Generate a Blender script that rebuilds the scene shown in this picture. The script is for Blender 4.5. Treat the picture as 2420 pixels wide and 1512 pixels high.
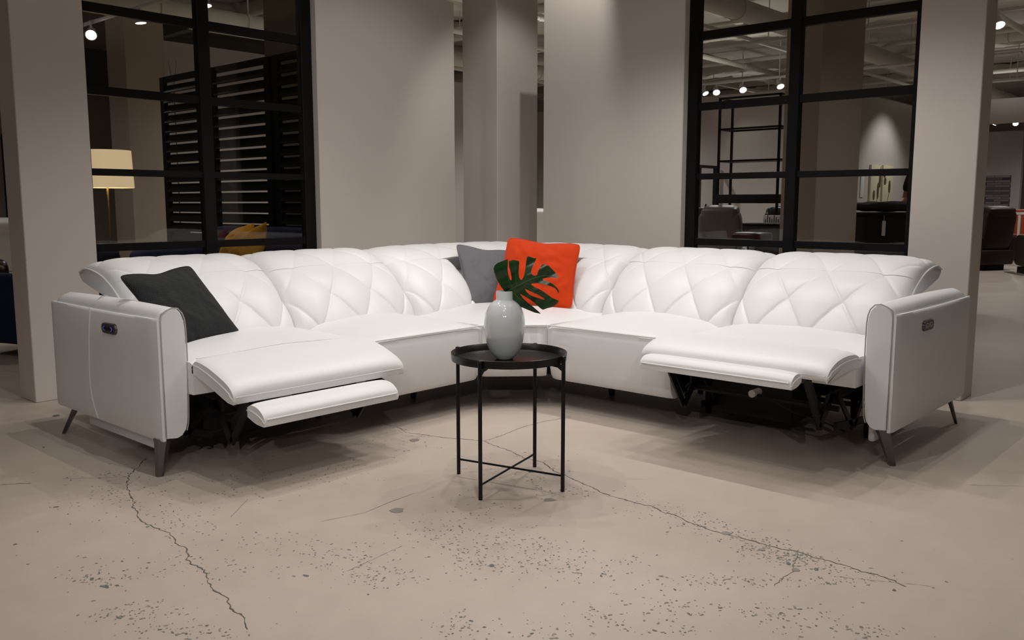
import bpy, bmesh, math, random
from mathutils import Vector, Matrix, noise
random.seed(7)
# world axes: x and y run along the two wings of the sofa, z up, metres; the camera stands at the origin
for o in list(bpy.data.objects): bpy.data.objects.remove(o, do_unlink=True)
C = bpy.context.scene.collection
R = math.radians
PI = math.pi
# ---------------------------------------------------------------- camera, world, exposure
cam_d = bpy.data.cameras.new('camera'); cam = bpy.data.objects.new('camera', cam_d); C.objects.link(cam)
cam_d.sensor_width = 36.0; cam_d.lens = 36.0 * 2100 / 2420; cam_d.clip_end = 200
cam.location = (0, 0, 1.10)
cam.rotation_euler = (R(90) - math.atan(274 / 2100), 0, R(42 - 90))
bpy.context.scene.camera = cam
vs = bpy.context.scene.view_settings
vs.view_transform = 'Standard'; vs.look = 'None'; vs.exposure = -0.12; vs.gamma = 1.0; vs.use_curve_mapping = False
w = bpy.data.worlds.new('world'); bpy.context.scene.world = w; w.use_nodes = True
w.node_tree.nodes['Background'].inputs[0].default_value = (1, .95, .9, 1)
w.node_tree.nodes['Background'].inputs[1].default_value = 0.1
# spots read off the sofa shadows, plus unseen fill spots added for brightness: (x, y, z, aim x, aim y, watts, cone degrees)
WARM = (1.0, .96, .92)
def lamp(x, y, z, ax, ay, az, watts, cone, radius=.014, blend=.6, col=WARM):
    d = bpy.data.lights.new('spot', 'SPOT'); d.energy = watts; d.spot_size = R(cone); d.spot_blend = blend
    d.shadow_soft_size = radius; d.color = col
    o = bpy.data.objects.new('track_or_fill_spot', d); C.objects.link(o); o.location = (x, y, z)
    o.rotation_euler = (Vector((ax, ay, az)) - Vector((x, y, z))).to_track_quat('-Z', 'Y').to_euler()
    return o
SPOTS = [
 (4.20, 1.15, 3.1, 3.9, 1.4, .3, 15, 95), (4.25, 1.60, 3.1, 4.0, 1.6, .3, 30, 110), (4.25, 2.35, 3.1, 3.9, 2.3, .3, 46, 120), (4.20, 2.95, 3.1, 3.8, 2.8, .3, 42, 120), (4.25, 3.60, 3.1, 3.7, 3.3, .4, 34, 120),
 (3.60, 1.72, 3.1, 3.7, 1.6, .2, 30, 115),
 (0.80, 3.40, 3.1, 1.2, 3.0, .3, 14, 95), (1.72, 2.86, 3.1, 1.8, 3.0, .3, 44, 115), (2.30, 3.60, 3.1, 2.3, 3.3, .3, 38, 120), (3.14, 3.35, 3.1, 3.0, 3.1, .3, 38, 120),
 (4.95, 3.9, 3.3, 5.75, 5.1, 1.0, 40, 70), (2.95, 2.75, 3.1, 2.9, 2.7, 0, 34, 75),  # added to brighten the corner column and the floor before the sofa
 (1.9, 1.7, 3.4, 1.9, 1.7, 0, 50, 105), (1.2, .9, 3.2, 1.2, .9, 0, 28, 100), (.2, .5, 3.5, 1.0, 1.5, .3, 26, 125), (-1.5, 2.2, 3.5, .2, 3.4, .6, 17, 120), (2.4, -1.4, 3.5, 3.6, .2, .6, 3, 120),
 (2.2, .9, 3.3, 4.1, 5.2, 1.2, 165, 36), (.6, 1.9, 3.3, 5.4, 3.8, 1.2, 8, 42),  # added wall washers, only there to brighten the two window walls
 (-1.6, -.9, 2.6, 2.7, 3.2, .5, 112, 40), (-.9, -1.6, 2.6, 3.1, 2.7, .5, 102, 40), (-2.6, 1.0, 2.6, 1.7, 3.7, .3, 20, 32), (1.2, -2.4, 2.6, 4.1, 1.2, .3, 20, 32),  # added low fill from behind the camera for the sofa fronts and arms
]
for s in SPOTS: lamp(s[0], s[1], s[2], s[3], s[4], s[5], s[6], s[7])
# general showroom lighting further back: dim, wide
BACK = [(8, 8, 3.3, 190), (6.9, 5.9, 3.3, 75), (12, 5, 3.3, 200), (12, 9, 3.3, 220), (17, 3, 3.3, 150), (17, 9, 3.3, 200), (22.5, 4, 3.3, 140),
        (2.6, 10.5, 3.3, 60), (-2, 9, 3.3, 110), (8, 1, 3.3, 90), (10, -3, 3.3, 80), (3.3, 6.4, 3.3, 22), (6.6, 9.2, 3.3, 90)]
# unseen uplights added to brighten the ceiling, in place of ambient light
for x, y, e in [(8.5, 7.2, 40), (12.6, 6.6, 50), (6.2, 8.6, 30), (11.5, 1.5, 40), (18, 4.5, 50), (3.5, 10.8, 20), (17, 9, 40)]: lamp(x, y, 2.5, x, y + .01, 4, e * .55, 165, .1, .8)
for x, y, z, e in BACK: lamp(x, y, z, x + .3, y + .2, 0, e, 140, .05, .8)

# ---------------------------------------------------------------- materials
def nt(name):
    m = bpy.data.materials.new(name); m.use_nodes = True
    return m, m.node_tree, m.node_tree.nodes['Principled BSDF']
def rgb(r, g, b):
    f = lambda c: ((c / 255 + .055) / 1.055) ** 2.4 if c > 10 else c / 255 / 12.92
    return (f(r), f(g), f(b), 1)
def mat(name, col, rough=.5, metal=0, bump=0, bscale=200, mottle=0, mscale=3, emit=None, estr=0, coat=0, spec=.5, sheen=0):
    m, t, p = nt(name)
    p.inputs['Base Color'].default_value = col; p.inputs['Roughness'].default_value = rough
    p.inputs['Metallic'].default_value = metal; p.inputs['Specular IOR Level'].default_value = spec
    p.inputs['Coat Weight'].default_value = coat; p.inputs['Sheen Weight'].default_value = sheen
    tc = t.nodes.new('ShaderNodeTexCoord')
    if mottle:
        n = t.nodes.new('ShaderNodeTexNoise'); n.inputs['Scale'].default_value = mscale; n.inputs['Detail'].default_value = 6
        t.links.new(tc.outputs['Object'], n.inputs['Vector'])
        mx = t.nodes.new('ShaderNodeMix'); mx.data_type = 'RGBA'
        mx.inputs[6].default_value = [c * (1 - mottle) for c in col[:3]] + [1]; mx.inputs[7].default_value = [min(1, c * (1 + mottle)) for c in col[:3]] + [1]
        t.links.new(n.outputs['Fac'], mx.inputs[0]); t.links.new(mx.outputs[2], p.inputs['Base Color'])
    if bump:
        n = t.nodes.new('ShaderNodeTexNoise'); n.inputs['Scale'].default_value = bscale; n.inputs['Detail'].default_value = 3
        t.links.new(tc.outputs['Object'], n.inputs['Vector'])
        b = t.nodes.new('ShaderNodeBump'); b.inputs['Strength'].default_value = bump; b.inputs['Distance'].default_value = .002
        t.links.new(n.outputs['Fac'], b.inputs['Height']); t.links.new(b.outputs['Normal'], p.inputs['Normal'])
    if emit: p.inputs['Emission Color'].default_value = emit; p.inputs['Emission Strength'].default_value = estr
    return m
def weave(name, c1, c2, scale, strength=.6):
    m, t, p = nt(name)
    tc = t.nodes.new('ShaderNodeTexCoord')
    hs = []
    for ax in ('X', 'Z'):
        wv = t.nodes.new('ShaderNodeTexWave'); wv.bands_direction = ax; wv.inputs['Scale'].default_value = scale
        wv.inputs['Distortion'].default_value = .6; wv.inputs['Detail'].default_value = 1
        t.links.new(tc.outputs['Object'], wv.inputs['Vector']); hs.append(wv)
    mu = t.nodes.new('ShaderNodeMath'); mu.operation = 'MULTIPLY'
    t.links.new(hs[0].outputs['Fac'], mu.inputs[0]); t.links.new(hs[1].outputs['Fac'], mu.inputs[1])
    mx = t.nodes.new('ShaderNodeMix'); mx.data_type = 'RGBA'; mx.inputs[6].default_value = c1; mx.inputs[7].default_value = c2
    t.links.new(mu.outputs[0], mx.inputs[0]); t.links.new(mx.outputs[2], p.inputs['Base Color'])
    b = t.nodes.new('ShaderNodeBump'); b.inputs['Strength'].default_value = strength; b.inputs['Distance'].default_value = .002
    t.links.new(mu.outputs[0], b.inputs['Height']); t.links.new(b.outputs['Normal'], p.inputs['Normal'])
    p.inputs['Roughness'].default_value = .9; p.inputs['Specular IOR Level'].default_value = .2
    return m
M = dict(
 leather=mat('white_leather', (.79, .785, .79, 1), .42, bump=.10, bscale=260, spec=.4),
 piping=mat('white_piping', (.78, .765, .745, 1), .4),
 seam=mat('seam_thread', (.42, .40, .38, 1), .7),
 paint=mat('greige_wall_paint', rgb(212, 203, 195), .85, mottle=.025, mscale=1.2, spec=.2),
 paint2=mat('grey_wall_paint', rgb(188, 183, 178), .85, mottle=.03, mscale=1.2, spec=.2),
 brownpaint=mat('taupe_column_paint', rgb(176, 162, 148), .85, mottle=.03, mscale=1.5, spec=.2),
 slitpaint=mat('brown_partition_paint', rgb(120, 108, 96), .85, spec=.2),
 blackmetal=mat('black_frame_metal', (.004, .004, .0045, 1), .42, spec=.25),
 blackmatte=mat('black_matte', (.006, .006, .006, 1), .6, spec=.3),
 trayblack=mat('black_powder_coat', (.005, .005, .005, 1), .30, bump=.04, bscale=900, spec=.3),
 slat=mat('dark_stained_slats', (.0035, .0035, .004, 1), .7, mottle=.2, mscale=8, spec=.15),
 legmetal=mat('dark_chrome', (.16, .155, .17, 1), .22, metal=1),
 steel=mat('steel', (.6, .6, .6, 1), .3, metal=1),
 ceil=mat('painted_ceiling', rgb(196, 193, 184), .9, mottle=.25, mscale=2.2, bump=.8, bscale=14),
 foam=mat('sprayed_beam_coating', rgb(204, 200, 188), .95, mottle=.22, mscale=5, bump=1.0, bscale=30),
 pipe=mat('painted_pipe', rgb(208, 205, 194), .6, mottle=.06, mscale=4),
 dark=mat('dark_void_paint', rgb(66, 60, 54), .9, mottle=.1),
 vase=mat('grey_ceramic_glaze', rgb(222, 227, 228), .06, coat=.5, spec=.6),
 vase_in=mat('grey_ceramic_inside', rgb(110, 113, 112), .5),
 charcoal=weave('charcoal_woven_fabric', (.020, .021, .022, 1), (.060, .062, .065, 1), 55, .8),
 grey=mat('mid_grey_fabric', rgb(108, 108, 112), .9, mottle=.10, mscale=120, bump=.4, bscale=500, spec=.2),
 orange=mat('orange_velvet', rgb(202, 58, 5), .8, mottle=.06, mscale=6, bump=.15, bscale=400, spec=.2, sheen=.1),
 yellow=mat('mustard_fabric', rgb(240, 176, 62), .85, mottle=.05, mscale=10, spec=.2),
 navy=mat('navy_fabric', rgb(32, 40, 72), .85, mottle=.1, mscale=6, spec=.2),
 greyleather=mat('grey_brown_leather', rgb(105, 98, 92), .38, mottle=.08, mscale=5, bump=.2, bscale=60),
 blackleather=mat('black_leather', rgb(26, 25, 26), .28, bump=.2, bscale=60),
 brownleather=mat('dark_brown_leather', rgb(44, 26, 20), .5, mottle=.1, mscale=5),
 olive=mat('brown_olive_leather', rgb(62, 50, 38), .6, mottle=.1, mscale=5),
 orangeleather=mat('burnt_orange_leather', rgb(190, 84, 48), .5, mottle=.12, mscale=5),
 redleather=mat('red_leather', rgb(190, 40, 26), .5),
 shade=mat('lamp_shade_linen', rgb(250, 226, 180), .8, emit=(1, .76, .45, 1), estr=.62),
 brass=mat('pale_brass', (.62, .50, .33, 1), .35, metal=1),
 lampface=mat('lit_lamp_lens', (1, 1, 1, 1), .5, emit=(1, .96, .9, 1), estr=14),
 spotwhite=mat('white_spot_housing', rgb(205, 203, 198), .5),
 white=mat('white_lacquer', rgb(215, 213, 208), .5),
 canvas=mat('cream_canvas', rgb(205, 196, 170), .8, mottle=.08, mscale=8),
 canvasmark=mat('brown_paint_marks', rgb(78, 58, 42), .8),
 skin=mat('skin', rgb(176, 112, 88), .55), blackcloth=mat('black_cotton', (.01, .01, .011, 1), .9),
 hair=mat('dark_hair', (.012, .009, .007, 1), .6),
 jeans=mat('dark_trousers', rgb(30, 32, 42), .9),
 tagwhite=mat('paper_tag', rgb(205, 205, 205), .8),
 artred=mat('art_red', rgb(220, 96, 60), .7), artviolet=mat('art_violet', rgb(120, 110, 160), .7), artpaper=mat('art_paper', rgb(205, 205, 205), .7),
 blueglow=mat('button_blue', (.02, .04, .2, 1), .4, emit=(.12, .25, 1, 1), estr=.3),
 gunmetal=mat('gunmetal_button_plate', (.10, .10, .11, 1), .3, metal=.8),
 button=mat('button_grey', (.30, .30, .31, 1), .4, metal=.3),
 crack=mat('crack_filler', rgb(96, 94, 90), .9), speck=mat('exposed_aggregate', rgb(140, 136, 130), .8, mottle=.25, mscale=30),
 speckdark=mat('dark_aggregate', rgb(104, 104, 102), .8), scuff=mat('pale_scuff', rgb(205, 196, 184), .6),
 stone=mat('grey_stone_chip', rgb(134, 126, 120), .7),
 rug=mat('ochre_grey_rug', rgb(150, 140, 110), .95, mottle=.35, mscale=3),
 twig=mat('dry_twig', rgb(70, 58, 48), .9),
)
def leafmat():
    m, t, p = nt('waxy_green_leaf')
    tc = t.nodes.new('ShaderNodeTexCoord'); n = t.nodes.new('ShaderNodeTexNoise'); n.inputs['Scale'].default_value = 14; n.inputs['Detail'].default_value = 4
    t.links.new(tc.outputs['Object'], n.inputs['Vector'])
    mx = t.nodes.new('ShaderNodeMix'); mx.data_type = 'RGBA'; mx.inputs[6].default_value = rgb(14, 36, 16); mx.inputs[7].default_value = rgb(44, 84, 40)
    t.links.new(n.outputs['Fac'], mx.inputs[0]); t.links.new(mx.outputs[2], p.inputs['Base Color'])
    b = t.nodes.new('ShaderNodeBump'); b.inputs['Strength'].default_value = .5; b.inputs['Distance'].default_value = .004
    t.links.new(n.outputs['Fac'], b.inputs['Height']); t.links.new(b.outputs['Normal'], p.inputs['Normal'])
    p.inputs['Roughness'].default_value = .3
    return m
M['leaf'] = leafmat(); M['vein'] = mat('leaf_midrib', rgb(70, 104, 58), .45)
def floormat():
    m, t, p = nt('polished_beige_concrete')
    tc = t.nodes.new('ShaderNodeTexCoord')
    def nz(sc, det, rough=.5):
        n = t.nodes.new('ShaderNodeTexNoise'); n.inputs['Scale'].default_value = sc; n.inputs['Detail'].default_value = det; n.inputs['Roughness'].default_value = rough
        t.links.new(tc.outputs['Object'], n.inputs['Vector']); return n
    a = nz(.55, 8, .6); b = nz(9, 8, .65)
    r = t.nodes.new('ShaderNodeValToRGB'); r.color_ramp.elements[0].position = .34; r.color_ramp.elements[1].position = .68
    r.color_ramp.elements[0].color = rgb(184, 170, 158); r.color_ramp.elements[1].color = rgb(201, 188, 177)
    t.links.new(a.outputs['Fac'], r.inputs[0])
    r2 = t.nodes.new('ShaderNodeValToRGB'); r2.color_ramp.elements[0].position = .3; r2.color_ramp.elements[1].position = .7
    r2.color_ramp.elements[0].color = (.93, .93, .93, 1); r2.color_ramp.elements[1].color = (1, 1, 1, 1)
    t.links.new(b.outputs['Fac'], r2.inputs[0])
    mx = t.nodes.new('ShaderNodeMix'); mx.data_type = 'RGBA'; mx.blend_type = 'MULTIPLY'; mx.inputs[0].default_value = 1
    t.links.new(r.outputs[0], mx.inputs[6]); t.links.new(r2.outputs[0], mx.inputs[7])
    t.links.new(mx.outputs[2], p.inputs['Base Color'])
    rr = t.nodes.new('ShaderNodeMapRange'); rr.inputs[3].default_value = .42; rr.inputs[4].default_value = .62
    t.links.new(b.outputs['Fac'], rr.inputs[0]); t.links.new(rr.outputs[0], p.inputs['Roughness'])
    bp = t.nodes.new('ShaderNodeBump'); bp.inputs['Strength'].default_value = .15; bp.inputs['Distance'].default_value = .002
    t.links.new(b.outputs['Fac'], bp.inputs['Height']); t.links.new(bp.outputs['Normal'], p.inputs['Normal'])
    p.inputs['Specular IOR Level'].default_value = .35
    return m
M['floor'] = floormat()
def glassmat():
    m = bpy.data.materials.new('window_glass'); m.use_nodes = True; t = m.node_tree; t.nodes.clear()
    o = t.nodes.new('ShaderNodeOutputMaterial'); mx = t.nodes.new('ShaderNodeMixShader'); tr = t.nodes.new('ShaderNodeBsdfTransparent')
    gl = t.nodes.new('ShaderNodeBsdfGlossy'); gl.inputs['Roughness'].default_value = .02; lw = t.nodes.new('ShaderNodeFresnel'); lw.inputs[0].default_value = 1.35
    tr.inputs[0].default_value = (.86, .86, .85, 1); gl.inputs[0].default_value = (.8, .8, .8, 1)
    t.links.new(lw.outputs[0], mx.inputs[0]); t.links.new(tr.outputs[0], mx.inputs[1]); t.links.new(gl.outputs[0], mx.inputs[2]); t.links.new(mx.outputs[0], o.inputs[0])
    return m
M['glass'] = glassmat()
def tilemat():
    m, t, p = nt('stacked_stone_tiles')
    tc = t.nodes.new('ShaderNodeTexCoord'); sx = t.nodes.new('ShaderNodeSeparateXYZ'); cx = t.nodes.new('ShaderNodeCombineXYZ')
    t.links.new(tc.outputs['Object'], sx.inputs[0]); t.links.new(sx.outputs['Y'], cx.inputs['X']); t.links.new(sx.outputs['Z'], cx.inputs['Y'])
    br = t.nodes.new('ShaderNodeTexBrick'); br.inputs['Scale'].default_value = 1; br.inputs['Brick Width'].default_value = .30; br.inputs['Row Height'].default_value = .05; br.inputs['Mortar Size'].default_value = .004
    br.inputs['Color1'].default_value = rgb(60, 64, 84); br.inputs['Color2'].default_value = rgb(170, 170, 176); br.inputs['Mortar'].default_value = rgb(60, 60, 62)
    t.links.new(cx.outputs[0], br.inputs['Vector']); t.links.new(br.outputs['Color'], p.inputs['Base Color'])
    return m
M['tile'] = tilemat()

# ---------------------------------------------------------------- helpers
def link(name, bm, material, parent=None, loc=(0, 0, 0), rot=(0, 0, 0), smooth=True, angle=40):
    me = bpy.data.meshes.new(name); bmesh.ops.recalc_face_normals(bm, faces=bm.faces); bm.to_mesh(me); bm.free()
    mats = material if isinstance(material, (list, tuple)) else [material]
    for m in mats: me.materials.append(M[m] if isinstance(m, str) else m)
    if smooth:
        me.shade_smooth(); me.set_sharp_from_angle(angle=R(angle))
    o = bpy.data.objects.new(name, me); C.objects.link(o); o.location = loc; o.rotation_euler = rot
    if parent: o.parent = parent
    return o
def tag(o, label, cat=None, group=None, kind=None):
    if label: o['label'] = label
    if cat: o['category'] = cat
    if group: o['group'] = group
    if kind: o['kind'] = kind
    return o
def thing(name, label, cat, loc=(0, 0, 0), rz=0, group=None):
    o = bpy.data.objects.new(name, None); C.objects.link(o); o.location = loc; o.rotation_euler = (0, 0, rz)
    return tag(o, label, cat, group)
def box(bm, x0, y0, z0, x1, y1, z1, bev=0, seg=2, mi=0):
    g = bmesh.ops.create_cube(bm, size=1)
    vs_ = g['verts']
    for v in vs_:
        v.co = Vector((x0 + (v.co.x + .5) * (x1 - x0), y0 + (v.co.y + .5) * (y1 - y0), z0 + (v.co.z + .5) * (z1 - z0)))
    fs = set(f for v in vs_ for f in v.link_faces)
    for f in fs: f.material_index = mi
    if bev:
        es = set(e for v in vs_ for e in v.link_edges)
        bmesh.ops.bevel(bm, geom=list(es), offset=bev, segments=seg, profile=.5, affect='EDGES')
def boxm(x0, y0, z0, x1, y1, z1, bev=0, seg=2):
    bm = bmesh.new(); box(bm, x0, y0, z0, x1, y1, z1, bev, seg); return bm
def tube(bm, pts, r, seg=10, cap=True, r2=None, closed=False):
    pts = [Vector(p) for p in pts]; n = len(pts); rings = []
    up = None
    for i, p in enumerate(pts):
        if closed: d = pts[(i + 1) % n] - pts[i - 1]
        else: d = (pts[min(i + 1, n - 1)] - pts[max(i - 1, 0)])
        d = d.normalized() if d.length > 1e-9 else Vector((0, 0, 1))
        if up is None: up = d.orthogonal().normalized()
        up = (up - d * up.dot(d)); up = up.normalized() if up.length > 1e-6 else d.orthogonal().normalized()
        s = d.cross(up)
        rr = r if r2 is None else r + (r2 - r) * i / (n - 1)
        rings.append([bm.verts.new(p + (up * math.cos(2 * PI * k / seg) + s * math.sin(2 * PI * k / seg)) * rr) for k in range(seg)])
    m = n if closed else n - 1
    for i in range(m):
        a, b = rings[i], rings[(i + 1) % n]
        for k in range(seg): bm.faces.new((a[k], a[(k + 1) % seg], b[(k + 1) % seg], b[k]))
    if cap and not closed: bm.faces.new(rings[0][::-1]); bm.faces.new(rings[-1])
def tubem(pts, r, seg=10, **k):
    bm = bmesh.new(); tube(bm, pts, r, seg, **k); return bm
def lathe(bm, prof, seg=48, cx=0, cy=0):
    rings = []
    for r, z in prof:
        if r < 1e-5: rings.append([bm.verts.new((cx, cy, z))])
        else: rings.append([bm.verts.new((cx + r * math.cos(2 * PI * k / seg), cy + r * math.sin(2 * PI * k / seg), z)) for k in range(seg)])
    for a, b in zip(rings, rings[1:]):
        for k in range(seg):
            k2 = (k + 1) % seg
            if len(a) == 1 and len(b) == 1: continue
            if len(a) == 1: bm.faces.new((a[0], b[k], b[k2]))
            elif len(b) == 1: bm.faces.new((a[k], a[k2], b[0]))
            else: bm.faces.new((a[k], a[k2], b[k2], b[k]))
def smoothpoly(P, n):
    """Catmull-Rom through P, resampled to n points evenly along its length"""
    P = [Vector(p) for p in P]; Q = [P[0] * 2 - P[1]] + P + [P[-1] * 2 - P[-2]]; out = []
    for i in range(1, len(Q) - 2):
        for k in range(24):
            t = k / 24; a, b, c, d = Q[i - 1], Q[i], Q[i + 1], Q[i + 2]
            out.append(.5 * ((2 * b) + (c - a) * t + (2 * a - 5 * b + 4 * c - d) * t * t + (-a + 3 * b - 3 * c + d) * t ** 3))
    out.append(P[-1]); L = [0]
    for a, b in zip(out, out[1:]): L.append(L[-1] + (b - a).length)
    res = []; j = 0
    for i in range(n):
        s = L[-1] * i / (n - 1)
        while j < len(L) - 2 and L[j + 1] < s: j += 1
        f = (s - L[j]) / max(1e-9, L[j + 1] - L[j]); res.append(out[j].lerp(out[j + 1], min(1, max(0, f))))
    return res, L[-1]
def grid(bm, P, capends=False, wrap=False):
    V = [[bm.verts.new(p) for p in row] for row in P]
    nr, nc = len(V), len(V[0])
    for i in range(nr - 1):
        for j in range(nc if wrap else nc - 1):
            j2 = (j + 1) % nc
            try: bm.faces.new((V[i][j], V[i + 1][j], V[i + 1][j2], V[i][j2]))
            except ValueError: pass
    if capends:
        for row in (V[0], V[-1]):
            c = bm.verts.new(sum((v.co for v in row), Vector()) / nc)
            for j in range(nc): bm.faces.new((c, row[j], row[(j + 1) % nc]))
    return V
def superell(bm, c, s, e=.35, n=20, rot=None):
    """a puffy box: super-ellipsoid with half sizes s"""
    def sp(x, p): return math.copysign(abs(x) ** p, x)
    rows = []
    for i in range(n + 1):
        th = -PI / 2 + PI * i / n; row = []
        for j in range(2 * n):
            ph = 2 * PI * j / (2 * n)
            p = Vector((s[0] * sp(math.cos(th), e) * sp(math.cos(ph), e), s[1] * sp(math.cos(th), e) * sp(math.sin(ph), e), s[2] * sp(math.sin(th), e)))
            if rot: p = rot @ p
            row.append(Vector(c) + p)
        rows.append(row)
    grid(bm, rows, wrap=True); bmesh.ops.remove_doubles(bm, verts=bm.verts, dist=1e-4)
def superm(c, s, e=.35, n=14, rot=None):
    bm = bmesh.new(); superell(bm, c, s, e, n, rot); return bm

# ---------------------------------------------------------------- floor, with its cracks and exposed aggregate
PITCH = math.atan(274 / 2100)
def fl(px, py):   # a point on the floor, from measured sight lines
    x = (px - 1210) / 2100; y = (756 - py) / 2100
    f = math.cos(PITCH) + y * math.sin(PITCH); d = -math.sin(PITCH) + y * math.cos(PITCH); t = -1.10 / d
    X, Y = x * t, f * t; a = R(48)
    return (X * math.cos(a) + Y * math.sin(a), -X * math.sin(a) + Y * math.cos(a))
bm = bmesh.new()
box(bm, -7, -7, -.06, 28, 17, 0)
def strip(pts, wd, mi, jit=.006, z=.0008):
    P = []
    for a, b in zip(pts, pts[1:]):
        n = max(2, int(math.hypot(b[0] - a[0], b[1] - a[1]) / .012))
        for k in range(n):
            t = k / n; P.append(Vector((a[0] + (b[0] - a[0]) * t + random.uniform(-jit, jit), a[1] + (b[1] - a[1]) * t + random.uniform(-jit, jit), z)))
    P.append(Vector((pts[-1][0], pts[-1][1], z)))
    prev = None
    for i, p in enumerate(P):
        d = (P[min(i + 1, len(P) - 1)] - P[max(i - 1, 0)]); d.z = 0
        if d.length < 1e-6: continue
        s = Vector((-d.y, d.x, 0)).normalized() * wd * random.uniform(.25, 1.0) * .5
        cur = (bm.verts.new(p + s), bm.verts.new(p - s))
        if prev: f = bm.faces.new((prev[0], prev[1], cur[1], cur[0])); f.material_index = mi
        prev = cur
ck1 = [(690,165),(655,205),(610,245),(598,300),(615,330),(633,375),(628,395),(648,420),(655,445),(690,475),(740,495),(800,520),(822,540),(830,565),(875,590),(890,620),(885,645),(905,665),(960,690),(978,720),(985,755),(1015,790),(1040,805),(1075,825),(1085,850),(1090,875),(1145,910),(1155,935),(1170,975)]
ck2 = [(0,135),(60,165),(145,185),(200,225),(270,255),(370,300),(440,335),(510,355),(600,380),(670,395),(710,420),(780,435),(830,465),(900,490),(970,515),(1060,535),(1150,560),(1250,590),(1340,605),(1420,632),(1500,650),(1600,680),(1650,700),(1740,720),(1810,745),(1860,772)]
ck3 = [(1355,615),(1330,660),(1325,700),(1290,720),(1255,750),(1240,770)]
strip([fl(x / 2, 1000 + y / 2) for x, y in ck1], .0062, 1, .0045)
strip([fl(1210 + x / 2, 1000 + y / 2) for x, y in ck2], .0062, 1, .0045)
strip([fl(1210 + x / 2, 1000 + y / 2) for x, y in ck3], .003, 1)
strip([fl(*p) for p in [(905,1000),(940,1010),(960,1022),(1000,1027),(1060,1035),(1145,1042),(1175,1055),(1210,1067)]], .006, 1)
strip([fl(*p) for p in [(1145,1042),(1190,1028),(1230,1010),(1290,995),(1350,985)]], .004, 1)
strip([fl(*p) for p in [(0,1146),(35,1143),(72,1142)]], .005, 1, .003)
strip([fl(*p) for p in [(150,1131),(300,1128)]], .002, 1, .003)
strip([fl(*p) for p in [(760,1232),(860,1212),(920,1187),(980,1165)]], .0022, 1, .001)
strip([fl(*p) for p in [(545,1222),(585,1180)]], .002, 1, .001)
strip([fl(*p) for p in [(820,1350),(950,1290)]], .0016, 1, .001)
strip([fl(*p) for p in [(565,1101),(790,1047),(860,1029)]], .007, 4, .0008)
strip([fl(*p) for p in [(2290,1146),(2420,1149)]], .0022, 1, .002)
strip([fl(*p) for p in [(1970,1362),(2200,1385)]], .0015, 1, .002)
def blob(px, py, r, mi, z=.0006, el=1.0):
    x, y = fl(px, py); n = random.choice((5, 6, 7)); a0 = random.random() * 6; th = random.random() * 3
    vs_ = []
    for k in range(n):
        a = a0 + 2 * PI * k / n; q = r * random.uniform(.6, 1.15)
        dx, dy = q * math.cos(a) * el, q * math.sin(a)
        vs_.append(bm.verts.new((x + dx * math.cos(th) - dy * math.sin(th), y + dx * math.sin(th) + dy * math.cos(th), z + random.random() * .0002)))
    f = bm.faces.new(vs_); f.material_index = mi
def cluster(px, py, sx, sy, n, rmax=.0042, slope=0):
    n = int(n * .7)
    for i in range(n):
        gx = random.gauss(0, 1); x = px + sx * gx; y = py + sy * random.gauss(0, 1) + slope * sx * gx
        if y < 960: continue
        blob(x, y, rmax * random.uniform(.3, 1) ** 1.3, 2 if random.random() < .82 else 3, el=random.uniform(1, 2.2))
for a in [(270,1170,80,35,260),(300,1120,80,14,110),(400,1215,45,30,120),(470,1340,130,20,170),(230,1365,50,12,90),(340,1440,60,14,90),(450,1490,70,12,110),(270,1452,45,10,60),
          (640,1130,90,12,180),(760,1105,90,12,150),(900,1055,80,18,150),(980,1030,40,10,70),(560,1165,60,12,60),
          (830,1330,60,16,120),(900,1365,60,14,120),(770,1290,70,12,50),(1050,1260,60,22,170),(1130,1320,50,20,150),(1290,1310,60,26,190),(1210,1290,60,30,170),(1380,1350,40,14,50),
          (1090,1480,40,20,90),(1160,1210,60,20,60),(1090,1180,40,10,30),(1310,1160,50,12,90),(1230,1100,60,18,110),(1270,1130,40,10,60),
          (1620,1222,90,14,200,.0042,.30),(1760,1280,110,14,260,.0045,.25),(1900,1325,80,12,190,.0045,.22),(1830,1310,60,16,120),(1700,1370,60,9,110),(1850,1375,80,9,60),(2010,1370,60,8,50),
          (1480,1330,60,25,60),(1560,1430,80,25,70),(1900,1470,80,25,110),(2050,1490,40,10,60),(1640,1440,60,12,40),(1430,1465,60,22,80),(1260,1495,60,10,50),(1600,1490,60,12,30),
          (1800,1445,70,14,40),(480,1235,60,25,60),(590,1290,80,20,50),(700,1270,60,14,40),(100,1280,60,40,14),(2100,1300,120,60,10)]:
    cluster(*a)
for i in range(220): blob(random.uniform(0, 2420), random.uniform(1020, 1512), random.uniform(.0008, .0022), 2)
for px, py, r in [(940,1206,.026),(982,1040,.026),(1298,1181,.018),(1716,1260,.017),(1255,1113,.018),(1800,1298,.012),(1880,1347,.012)]: 
    for k in range(3): blob(px + random.uniform(-4, 4), py + random.uniform(-1, 1), r, 5 if r > .0175 else 2, z=.0009)
for px, py, r in [(246,1385,.009),(252,1388,.006),(217,1368,.007),(277,1383,.006),(2198,1071,.004),(349,1245,.006),(722,1360,.007),(1162,1337,.009),(1840,1279,.006),(2113,1395,.006),(103,1057,.007),(133,1198,.009),(36,1286,.006),(1930,1345,.010),(1863,1332,.008),(132,982,.02)]: blob(px, py, r, 3, el=1.6)
flo = link('floor', bm, ['floor', 'crack', 'speck', 'speckdark', 'scuff', 'stone'], smooth=False)
tag(flo, 'beige polished concrete floor with grey cracks and scattered dark aggregate specks', kind='structure')

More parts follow.
